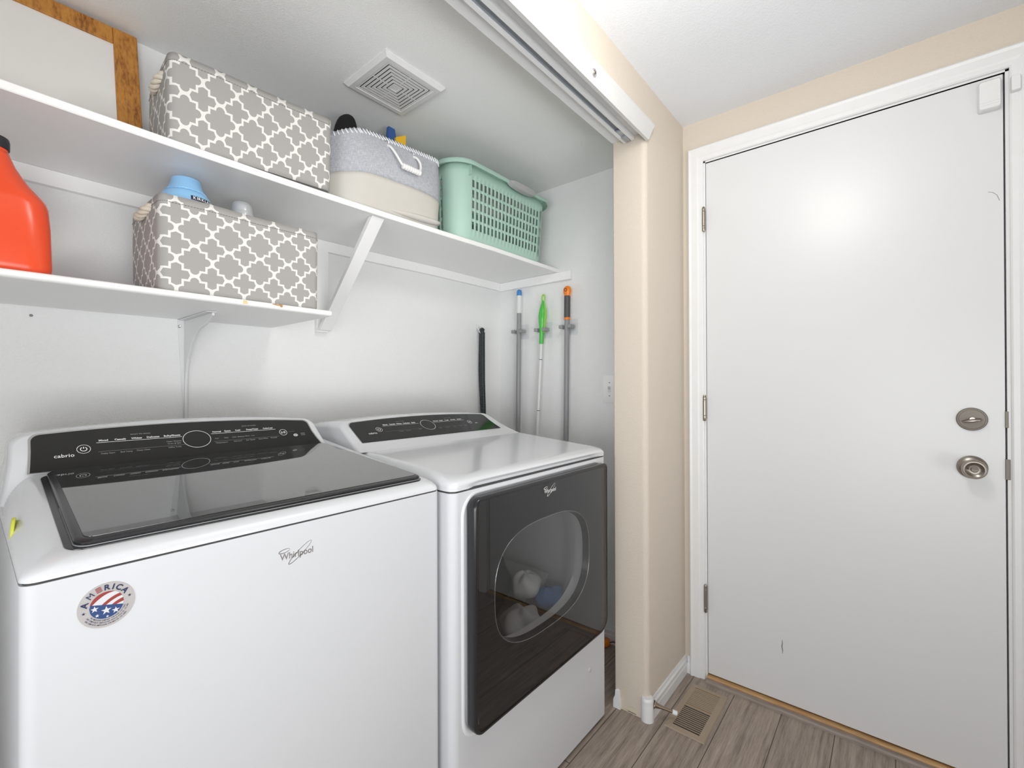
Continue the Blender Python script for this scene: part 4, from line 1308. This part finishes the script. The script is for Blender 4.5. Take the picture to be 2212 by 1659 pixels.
def rect_at(k, x0, x1, z0, z1, n=NB):
    a = 2*PI*k/n; c, s_ = math.cos(a), math.sin(a); t = 1/max(abs(c), abs(s_)); t2 = min(1/max(abs(c), 1e-6), 1/max(abs(s_), 1e-6))
    return ((x0+x1)/2+c*t2*(x1-x0)/2, (z0+z1)/2+s_*t2*(z1-z0)/2)


outer = [(x, RY0, z) for x, z in (rect_at(k, fx0, fx1, fz0, fz1) for k in range(NB))]
inner = [(x, RY0, z) for x, z in (bowl(k) for k in range(NB))]
for cxx, czz in ((fx0, fz0), (fx1, fz0), (fx1, fz1), (fx0, fz1)):   # snap nearest samples to the sharp corners
    j = min(range(NB), key=lambda q: (outer[q][0]-cxx)**2+(outer[q][2]-czz)**2); outer[j] = (cxx, RY0, czz)
mb.loft([outer, inner], True, False, False)
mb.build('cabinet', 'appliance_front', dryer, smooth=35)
mb = MB()
rings = [inner, [(x, RY0+0.03, z) for x, _, z in inner]]
rings.append([(BC[0]+0.30*math.cos(2*PI*k/NB), RY0+0.10, 0.60+0.30*math.sin(2*PI*k/NB)) for k in range(NB)])
rings.append([(BC[0]+0.31*math.cos(2*PI*k/NB), RY0+0.14, 0.60+0.30*math.sin(2*PI*k/NB)) for k in range(NB)])
rings.append([(BC[0]+0.31*math.cos(2*PI*k/NB), RY0+0.58, 0.60+0.30*math.sin(2*PI*k/NB)) for k in range(NB)])
mb.loft(rings, True, False, True); drum = mb.build('drum', 'drum', dryer, smooth=50)
for a in (100, 215, 330):
    q = math.radians(a); d_ = Vector((math.cos(q), 0, math.sin(q))); t = Vector((-math.sin(q), 0, math.cos(q))); c = Vector((BC[0], 0, 0.60))
    mb = MB(); mb.loft([[c+d_*r_+t*w_+Vector((0, RY0+yy, 0)) for r_, w_ in ((.295, -.05), (.25, -.012), (.245, 0), (.25, .012), (.295, .05))] for yy in (.17, .56)])
    mb.build('drum_baffle', 'drum', drum, smooth=60)
for x in (RX0+0.06, RX1-0.06):
    for y in (RY0+0.06, RY1-0.06):
        MB().lathe([(0.02, 0), (0.02, 0.014)], (x, y, 0), seg=14).build('foot', 'black_plastic', dryer)
# top
zd = lambda y: 0.952+(y-0.80)*0.082
zs = 0.921
def sub_front(ring, dep):
    out = []
    for i, p in enumerate(ring):
        out.append(p); q = ring[(i+1) % len(ring)]
        if abs(q[0]-p[0]) > 0.3 and p[1] < 1.0:
            for k in range(1, 24): out.append(tuple(p[m]+(q[m]-p[m])*k/24 for m in range(3)))
    def sm(x): t = min(1, max(0, min((x-0.772)/0.03, (1.425-x)/0.03))); return t*t*(3-2*t)
    return [(x, y+(dep*sm(x) if y < RY0+0.04 else 0), z) for x, y, z in out]


rings = [sub_front(ring_of(RX0+0.004, RX1-0.004, RY0+0.004, 1.48, 0.018, lambda x, y: zs), 0.004), sub_front(ring_of(RX0, RX1+0.001, RY0-0.001, 1.48, 0.022, lambda x, y: zs+0.0015), 0.009),
         sub_front(ring_of(RX0, RX1+0.001, RY0-0.001, 1.48, 0.022, lambda x, y: zs+0.008), 0.010)]
RSUB = True
for a in (0, 15, 30, 45, 60, 75, 90):
    q = math.radians(a); s_, c_ = math.sin(q), 1-math.cos(q)
    rings.append(sub_front(ring_of(RX0+0.022*c_, RX1-0.026*c_, RY0-0.002*(1-c_)+0.026*c_, 1.48, 0.022+0.02*c_, lambda x, y, s_=s_: zs+0.013+(zd(y)-zs-0.013)*s_), 0.004 if a == 0 else 0.0))
rings.append(sub_front(ring_of(RX0+0.034, RX1-0.040, RY0+0.036, 1.47, 0.034, lambda x, y: zd(y)-0.0003), 0.0))
mb = MB(); mb.loft(rings); mb.build('top_panel', 'appliance', dryer, smooth=60)
MB().loft([[(x, y, z) for x, y in [(cxr+u, cyr+v) for u, v in rrect(RX1-RX0-0.006, RY1-RY0-0.006, 0.016, 6)]] for z in (0.9165, 0.9225)]).build('top_seam', 'seam', dryer)
# concave lip under the top, between the corner posts
mb = MB(); rings = []
for x, k in ((0.765, 0.0), (0.775, 0.7), (0.79, 1.0), (1.40, 1.0), (1.415, 0.7), (1.425, 0.0)):
    rings.append([(x, RY0-0.0015, zs+0.0175), (x, RY0-0.0015+0.000, zs+0.012*1), (x, RY0-0.0015-0.0, zs+0.0015)])
# raised white surround of the door
def ring2(x0, x1, z0, z1, r, y, n=7):
    cx_, cz_ = (x0+x1)/2, (z0+z1)/2
    return [(cx_+u, y, cz_+v) for u, v in rrect(x1-x0, z1-z0, r, n)]


mb = MB()
mb.loft([ring2(0.750, 1.430, 0.318, 0.9135, 0.055, RY0+0.002), ring2(0.752, 1.428, 0.320, 0.9125, 0.054, RY0-0.003), ring2(0.757, 1.422, 0.327, 0.9085, 0.050, RY0-0.004), ring2(0.763, 1.416, 0.334, 0.905, 0.048, RY0-0.0005), ring2(0.766, 1.413, 0.337, 0.903, 0.046, RY0+0.002)], True, False, False)
mb.build('door_surround', 'appliance', dryer, smooth=60)
# door
DXa, DXb, DZa, DZb = 0.764, 1.412, 0.339, 0.9035
YD = 0.752
rad = (0.016, 0.028, 0.03, 0.05)
def ringd(ins, y, r=rad): return [((DXa+DXb)/2+u, y, (DZa+DZb)/2+v) for u, v in rrect(DXb-DXa-2*ins, DZb-DZa-2*ins, tuple(max(.004, q-ins) for q in r), 8)]


dd = [ringd(0.004, RY0-0.003), ringd(0.0015, RY0-0.006), ringd(0.0, RY0-0.012), ringd(0.0, YD+0.006), ringd(0.0015, YD+0.002), ringd(0.005, YD), ringd(0.009, YD+0.0005)]
mb = MB(); mb.loft(dd, True, False, False)
dr_door = mb.build('door_frame', 'black_plastic', dryer, smooth=45)
mb = MB(); mb.loft([ringd(0.008, YD+0.0012), ringd(0.008, YD+0.003)]); mb.build('door_glass', 'dryer_glass', dr_door)
# inner door panel with the window opening
cxx, czz = BC


def door_edge(k):
    p = rect_at(k, DXa+0.006, DXb-0.006, DZa+0.006, DZb-0.006)
    return (min(max(p[0], DXa+0.006), DXb-0.006), min(max(p[1], DZa+0.006), DZb-0.006))


oc = [door_edge(k) for k in range(NB)]
oc = [((DXa+DXb)/2+(x-(DXa+DXb)/2)*(0.965 if abs(x-(DXa+DXb)/2) > 0.26 and abs(z-(DZa+DZb)/2) > 0.22 else 1), (DZa+DZb)/2+(z-(DZa+DZb)/2)*(0.965 if abs(x-(DXa+DXb)/2) > 0.26 and abs(z-(DZa+DZb)/2) > 0.22 else 1)) for x, z in oc]
bw = [bowl(k, NB, 0.965, 0.965) for k in range(NB)]
mb = MB(); mb.loft([[(x, YD+0.006, z) for x, z in oc], [(x, YD+0.006, z) for x, z in bw], [(x*0.97+cxx*0.03, YD+0.026, z*0.97+czz*0.03) for x, z in bw]], True, False, False)
mb.build('inner_panel', 'black_plastic', dr_door, smooth=30)
mb = MB(); rr_ = [Vector((cxx+math.copysign(abs(math.cos(a))**.72, math.cos(a))*BWx*.965, YD+0.0055, czz+math.copysign(abs(math.sin(a))**.72, math.sin(a))*BHz*.965)) for a in [2*PI*k/72 for k in range(73)]]
mb.tube(rr_, 0.0012, 6, cap=False); mb.build('window_rim', 'silver_edge', dr_door, smooth=180)
mb = MB(); whirl_logo(mb, (1.0405, YD-0.0002, 0.8665), (1, 0, 0), (0, 0, 1), 0.062); mb.build('brand_logo', 'print_white', dr_door)
mb = MB().lathe([(0.0085, 0), (0.0085, 0.0018), (0.007, 0.003), (0.001, 0.0032)], (1.342, RY0, 0.218), (0, -1, 0), 24); mb.build('round_plug', 'silver_plastic', dryer, smooth=40)
# console
P2, s2, n2 = console(dryer, 1.19, 1.003, 1.265, 1.053, None, 0, 0, 0)
out_d = arch(0.722, 1.366, -0.040, 0.100, 0.116, 0.096, 0.034, 0.000, 0.062)
console_body('console', dryer, P2, out_d, 1.46, 0.99)
pan = arch(0.742, 1.332, 0.000, 0.097, 0.109, 0.094, 0.018, -0.002, 0.020)
mb = MB(); mb.loft([[P2(x, v, 0.0002) for x, v in pan], [P2(x, v, 0.0022) for x, v in pan]]); cp = mb.build('control_panel', 'panel_black', dryer)
bigp = [((x-1.037)*1.009+1.037, v*1.03) for x, v in pan]
mb = MB(); mb.loft([[P2(x, v, -0.002) for x, v in bigp], [P2(x, v, 0.0012) for x, v in bigp]]); mb.build('panel_bezel', 'silver_edge', dryer)
mb = MB(); m2 = MB(); O = lambda x, v: P2(x, v, 0.0026)
for s_, x in (('Mixed', .853), ('Casuals', .878), ('Whites', .905), ('Delicates', .932), ('Bulky', .966)): text_geo(mb, s_, .0072, O(x, .0715), ex, s2, bold=.00025)
for s_, x in (('Normal', 1.060), ('Quick', 1.088), ('Towel', 1.114), ('Wrinkle', 1.142), ('Sanitize', 1.174)): text_geo(mb, s_, .0070, O(x, .0705), ex, s2, bold=.00022)
ln = lambda m, xa, xb, v, w_: flat_stroke(m, [(0, 0), (xb-xa, 0)], w_, O(xa, v), ex, s2)
ln(mb, .850, .992, .0675, .0010); ln(mb, 1.057, 1.203, .0660, .0010); ln(m2, .846, .994, .0400, .0006); ln(m2, 1.057, 1.200, .0370, .0006)
for s_, x, v in (('WHAT TO DRY', .908, .083), ('HOW TO DRY', 1.118, .083), ('Wrinkle', .893, .0335), ('Damp Dry', .920, .0335), ('Utility', .972, .0345), ('Temp', 1.060, .0305), ('Dryness', 1.090, .0310), ('Time', 1.128, .0310), ('Signal', 1.158, .0315), ('Static', 1.182, .0315)): text_geo(m2, s_, .0050, O(x, v), ex, s2, bold=.0001)
text_geo(mb, 'cabrio', .0112, O(.783, .0340), ex, s2, bold=.00015, spacing=1.05)
power_icon(mb, O(.8285, .0530), s2, .0108); play_icon(mb, O(1.223, .0515), s2, .0100)
flat_ring(mb, O(1.0255, .0560), ex, s2, .0290, .0270, .0011, 64)
flat_stroke(mb, [(0, 0), (.006, .004), (.012, .0)], .0022, O(1.246, .040), ex, s2)
mb.build('panel_lettering', 'print_white', cp); m2.build('panel_small_print', 'print_grey', cp)


# clothes inside the drum
def lump(name, mat, c, rx, ry, rz, seed, label, amp=0.18):
    rnd = random.Random(seed); ph = [(rnd.uniform(1, 5), rnd.uniform(1, 5), rnd.uniform(0, 6), rnd.uniform(0, 6)) for _ in range(6)]
    mb = MB(); nu, nv = 32, 18; rings = []
    for j in range(1, nv):
        th = PI*j/nv; ring = []
        for i in range(nu):
            f = 2*PI*i/nu; k = 1+amp*sum(math.sin(round(a)*f+p)*math.sin(b*th+q_) for a, b, p, q_ in ph)/2.2
            ring.append((c[0]+rx*k*math.sin(th)*math.cos(f), c[1]+ry*k*math.sin(th)*math.sin(f), c[2]+rz*k*math.cos(th)))
        rings.append(ring)
    mb.loft(rings); return tag(mb.build(name, mat, smooth=180), label, 'laundry', 'laundry inside the dryer')


lump('crumpled_cloth', 'white_cloth', (1.150, 0.925, 0.405), 0.070, 0.060, 0.050, 3, 'larger white crumpled cloth at the front of the dryer drum', 0.16)
lump('crumpled_cloth', 'white_cloth', (1.252, 0.985, 0.475), 0.055, 0.050, 0.045, 8, 'small white cloth behind the blue towel inside the dryer drum', 0.2)
lump('towel', 'blue_cloth', (1.272, 0.898, 0.452), 0.046, 0.042, 0.034, 11, 'blue towel inside the dryer drum', 0.2)
lump('dark_garment', 'black_cloth', (1.160, 1.130, 0.480), 0.11, 0.10, 0.15, 15, 'dark garment behind the white cloths in the dryer drum', 0.2)

# ------------------------------------------------------------------ vacuum hose on its hook
hs = thing('vacuum_hose', 'black ribbed vacuum hose folded over a hook on the closet back wall', 'hose', (1.70, YB-0.03, 1.44))
mb = MB(); path = []
for i in range(401):
    z = 0.62+(1.440-0.62)*i/400; path.append((1.6965+0.016*max(0, (1.2-z))**1.0*2.2, YB-0.046, z))
for i in range(1, 24):
    a = PI*i/24; path.append((1.7050-0.0085*math.cos(a), YB-0.046+0.026*(1-math.cos(a))/2, 1.440+0.0165*math.sin(a)))
for i in range(401):
    z = 1.440-(1.440-0.62)*i/400; path.append((1.7135+0.020*max(0, (1.25-z))**1.0*2.2+0.004*math.sin(z*9), YB-0.020, z))
mb.tube(path, lambda i: 0.0115+(0.0014 if (i//2) % 2 else 0.0), 12); mb.build('ribbed_tube', 'hose', hs, smooth=60)
hk = MB(); hk.tube([(1.697, YB-0.0005, 1.478), (1.697, YB-0.010, 1.470), (1.700, YB-0.030, 1.438), (1.700, YB-0.052, 1.440), (1.700, YB-0.060, 1.452)], 0.0035, 8)
hk.box(1.690, 1.704, YB-0.003, YB-0.0004, 1.455, 1.488)
tag(hk.build('wall_hook', 'white_trim', smooth=60), 'small white hook on the back wall holding the black hose', 'hook')


# ------------------------------------------------------------------ broom poles in wall clips
XP = XC-0.040


def clip(y, z, label):
    c = thing('broom_holder', label, 'broom holder', (XC, y, z), 'broom holders on the closet wall')
    mb = MB(); r0 = rrect(0.056, 0.078, 0.006)
    mb.loft([[(XC-t, y-0.010+u, z+v) for u, v in r0] for t in (0.0004, 0.003)]); mb.build('clear_backplate', 'clear_plastic', c)
    mb = MB(); mb.box(XC-0.056, XC-0.003, y-0.030, y+0.030, z-0.018, z-0.015); mb.build('clear_tray', 'clear_plastic', c, bevel=0.001)
    for s_ in (-1, 1):
        mb = MB(); mb.loft([[(XC-0.012, y+s_*(0.017+q), z-0.009), (XC-0.055, y+s_*(0.015+q), z-0.009), (XC-0.055, y+s_*(0.030+q*0.3), z-0.009), (XC-0.012, y+s_*(0.034), z-0.009)] if False else
                           [(XC-0.020, y+s_*0.0165, z+zz), (XC-0.058, y+s_*0.0145, z+zz), (XC-0.060, y+s_*0.034, z+zz), (XC-0.020, y+s_*0.034, z+zz)] for zz in (-0.010, 0.007)])
        mb.build('grip_roller', 'clip_grey', c, bevel=0.002)
    return c


clip(1.494, 1.452, 'grey spring clip holding the blue-tipped pole')
clip(1.346, 1.449, 'grey spring clip holding the green-handled pole')
clip(1.197, 1.452, 'grey spring clip holding the orange-tipped pole')

pb = thing('mop_pole', 'grey mop pole with white grip and blue tip on the right closet wall', 'mop', (XP, 1.50, 0))
px_ = lambda z, y1, y0: y0+(y1-y0)*(z-0.94)/(1.64-0.94)
L = lambda z: (XP, px_(z, 1.488, 1.500), z)
MB().tube([L(0.0), L(0.5), L(1.0), L(1.56)], 0.0122, 16).build('pole', 'grey_pole', pb, smooth=60)
MB().tube([L(1.545), L(1.60), L(1.638)], 0.0132, 16).build('white_grip', 'white_pole', pb, smooth=60)
q = L(1.632); MB().lathe([(0.0138, 0.004), (0.0138, 0.006), (0.0136, 0.022), (0.0115, 0.031), (0.0065, 0.0355), (0.001, 0.037)], q, seg=20).build('blue_tip', 'blue_plastic', pb, smooth=60)

pg = thing('duster_pole', 'slim white pole with bulbous green handle and hanging loop', 'mop', (XP, 1.37, 0))
L = lambda z: (XP, px_(z, 1.332, 1.374), z)
mb = MB().tube([L(0.0), L(0.6), L(1.0), L(1.42)], 0.0078, 14)
mb.build('pole', 'white_pole', pg, smooth=60)
for z in (1.300, 1.045): MB().tube([L(z-.0015), L(z+.0015)], 0.0086, 14).build('pole_joint', 'dark_grip', pg)
bz = [(1.378, .0115), (1.40, .0115), (1.43, .0125), (1.46, .0150), (1.49, .0190), (1.52, .0205), (1.545, .0180), (1.57, .0120), (1.585, .0075), (1.592, .006)]
mb = MB(); mb.loft([[(XP+r_*math.cos(2*PI*k/20), L(z)[1]+r_*math.sin(2*PI*k/20), z) for k in range(20)] for z, r_ in bz]); gh = mb.build('green_handle', 'green_plastic', pg, smooth=60)
mb = MB(); mb.tube([(XP-0.008*0, L(1.60)[1]+0.009*math.sin(a), 1.604+0.017*math.cos(a)) for a in [2*PI*k/24 for k in range(25)]], 0.0040, 8); mb.build('hanging_loop', 'lime_plastic', gh, smooth=60)
mb = MB(); rings = []
for z, r_ in bz[2:9]: rings.append([(XP+(r_+.0012)*math.cos(math.radians(a)), L(z)[1]+(r_+.0012)*math.sin(math.radians(a)), z) for a in range(240, 300, 10)])
mb.loft(rings, False, False, False); mb.build('lime_inlay', 'lime_plastic', gh, smooth=60)

po_ = thing('broom_pole', 'grey broom pole with dark grip and orange ball tip nearest the opening', 'broom', (XP, 1.20, 0))
L = lambda z: (XP, px_(z, 1.193, 1.203), z)
MB().tube([L(0.0), L(0.6), L(1.0), L(1.49)], 0.0125, 16).build('pole', 'grey_pole', po_, smooth=60)
MB().tube([L(1.492), L(1.55), L(1.598)], 0.0150, 18).build('dark_grip', 'dark_grip', po_, smooth=60)
MB().tube([L(1.484), L(1.494)], 0.0156, 18).build('orange_collar', 'orange_plastic', po_, smooth=60)
q = L(1.594); mb = MB(); mb.loft([[(q[0]+r_*.75*math.cos(2*PI*k/20), q[1]+r_*math.sin(2*PI*k/20), q[2]+z) for k in range(20)] for z, r_ in ((0, .0150), (.006, .0155), (.014, .0175), (.024, .0205), (.034, .0205), (.044, .016), (.050, .009), (.052, .002))])
tp = mb.build('orange_tip', 'orange_plastic', po_, smooth=60)
mb = MB(); mb.tube([(q[0]-0.0155, q[1]+0.007*math.cos(a), q[2]+0.031+0.007*math.sin(a)) for a in [2*PI*k/16 for k in range(17)]], 0.0014, 6); mb.build('tip_ring', 'dark_grip', tp, smooth=60)

# switch plate half hidden behind the jamb
sp = thing('switch_plate', 'white switch plate on the closet wall beside the beige corner', 'switch', (XC, 0.994, 1.152))
mb = MB(); r0 = rrect(0.070, 0.126, 0.005)
mb.loft([[(XC-t, 0.991+u*s_, 1.152+v*s_) for u, v in r0] for t, s_ in ((0.0004, 1), (0.003, 1), (0.0055, 0.94))]); mb.build('cover_plate', 'shelf_paint', sp, smooth=40)
mb = MB(); mb.box(XC-0.0075, XC-0.005, 0.984, 0.998, 1.138, 1.166); mb.loft([[(XC-0.007, 0.987, 1.150), (XC-0.007, 0.995, 1.150), (XC-0.007, 0.995, 1.162), (XC-0.007, 0.987, 1.162)], [(XC-0.018, 0.988, 1.160), (XC-0.018, 0.994, 1.160), (XC-0.018, 0.994, 1.166), (XC-0.018, 0.988, 1.166)]])
mb.build('toggle', 'grille_white', sp)
for z in (1.122, 1.182): MB().lathe([(0.003, 0), (0.0025, 0.0012), (0.0005, 0.0014)], (XC-0.0055, 0.991, z), (-1, 0, 0), 12).build('plate_screw', 'clip_grey', sp)

# ------------------------------------------------------------------ things on the hall floor
rgx0, rgx1, rgy0, rgy1 = 1.540, 1.826, 0.478, 0.611
rg_ = thing('floor_register', 'tan metal floor register with two banks of slots by the door', 'floor vent', ((rgx0+rgx1)/2, (rgy0+rgy1)/2, 0))
mb = MB(); cx_, cy_ = (rgx0+rgx1)/2, (rgy0+rgy1)/2
def rring(ix, iy, z): return [(rgx0+ix, rgy0+iy, z), (rgx1-ix, rgy0+iy, z), (rgx1-ix, rgy1-iy, z), (rgx0+ix, rgy1-iy, z)]


fr_in = 0.022
mb.loft([rring(0, 0, 0.0005), rring(0.002, 0.002, 0.004), rring(fr_in, fr_in, 0.0055), rring(fr_in, fr_in, 0.0015)], True, False, False)
xm = cx_+0.004; mb.box(xm-0.004, xm+0.004, rgy0+fr_in, rgy1-fr_in, 0.0015, 0.0053)
mb.build('register_frame', 'tan_metal', rg_)
xa, xb = rgx0+fr_in, rgx1-fr_in
for bank, (a, b) in enumerate(((xa, xm-0.004), (xm+0.004, xb))):
    N = 12; pt = (b-a)/N; mb = MB()
    for k in range(1, N):
        x = a+pt*k; mb.box(x-pt*(0.16 if bank == 0 else 0.36), x+pt*(0.16 if bank == 0 else 0.36), rgy0+fr_in, rgy1-fr_in, 0.0018, 0.0051)
    mb.build('louvre_bank', 'tan_metal', rg_)
MB().box(xa, xm, rgy0+fr_in, rgy1-fr_in, 0.0004, 0.0012).build('bank_shade_sheet', 'dark_gap', rg_)  # thin black sheet painted for the shade below the open slots
MB().box(xm, xb, rgy0+fr_in, rgy1-fr_in, 0.0006, 0.0024).build('damper_plate', 'chip_brown', rg_)

ds = thing('door_stop', 'bronze door stop with white rubber tip on the baseboard', 'door stop', (1.545, YF-0.012, 0.056))
A = Vector((1.541, YF-0.0125, 0.056)); B_ = Vector((1.576, 0.583, 0.036)); ax = (B_-A).normalized(); Ls = (B_-A).length
mb = MB().lathe([(0.014, 0.0), (0.0145, 0.002), (0.013, 0.0035), (0.0105, 0.004), (0.0085, 0.012), (0.0065, 0.024), (0.0052, 0.038), (0.0048, Ls-0.010)], A, ax, 24); mb.build('tapered_stem', 'bronze', ds, smooth=40)
mb = MB().lathe([(0.0060, Ls-0.012), (0.0075, Ls-0.010), (0.0080, Ls), (0.0072, Ls+0.004), (0.001, Ls+0.005)], A, ax, 24); mb.build('rubber_tip', 'white_trim', ds, smooth=50)
mb = MB().lathe([(0.0220, 0.0), (0.0220, 0.058), (0.0212, 0.062), (0.0220, 0.066), (0.0215, 0.074), (0.018, 0.080), (0.001, 0.0815)], (XJ+0.008, YF+0.006, 0), (0, 0, 1), 32)
struct(mb.build('trim_7', 'white_trim', smooth=40))
mb = MB(); mb.loft([[(XJ-0.010*s_, YI-0.012+u*s_, z) for u in (-.014, .014)] + [(XJ+0.003, YI-0.012+u*s_, z) for u in (.014, -.014)] for z, s_ in ((0, 1.0), (0.030, 0.95), (0.042, 0.6), (0.062, 0.55), (0.066, 0.3))])
tag(struct(mb.build('trim_8', 'white_trim', smooth=60)), None)
mb = MB(); mb.add([(XJ-0.0006, y, z) for y, z in ((0.705, 0.003), (0.735, 0.003), (0.737, 0.020), (0.716, 0.024), (0.706, 0.020))], [(0, 1, 2, 3, 4)])
mb.add([(XJ-0.0006, y, z) for y, z in ((0.700, 0), (YI-0.01, 0), (YI-0.012, 0.006), (0.700, 0.005))], [(0, 1, 2, 3)])
struct(mb.build('trim_9', 'raw_plaster'))

# orange piece on the closet floor
mb = MB()
rings = []
for z, r_ in ((0.0, .018), (0.004, .022), (0.014, .023), (0.022, .018), (0.027, .008), (0.028, .001)):
    rings.append([(1.845+r_*1.3*math.cos(2*PI*k/20), 1.000+r_*0.9*math.sin(2*PI*k/20), z+0.002) for k in range(20)])
ot = thing('orange_cap', 'small orange plastic piece on the floor between dryer and closet wall', 'plastic cap', (1.845, 1.0, 0.0))
mb.loft(rings).build('rounded_body', 'orange_plastic', ot, smooth=60)
MB().tube([(1.852, 0.984, 0.016), (1.860, 0.965, 0.022), (1.866, 0.945, 0.012), (1.866, 0.93, 0.004)], 0.0022, 6).build('black_cord', 'black_plastic', ot, smooth=60)
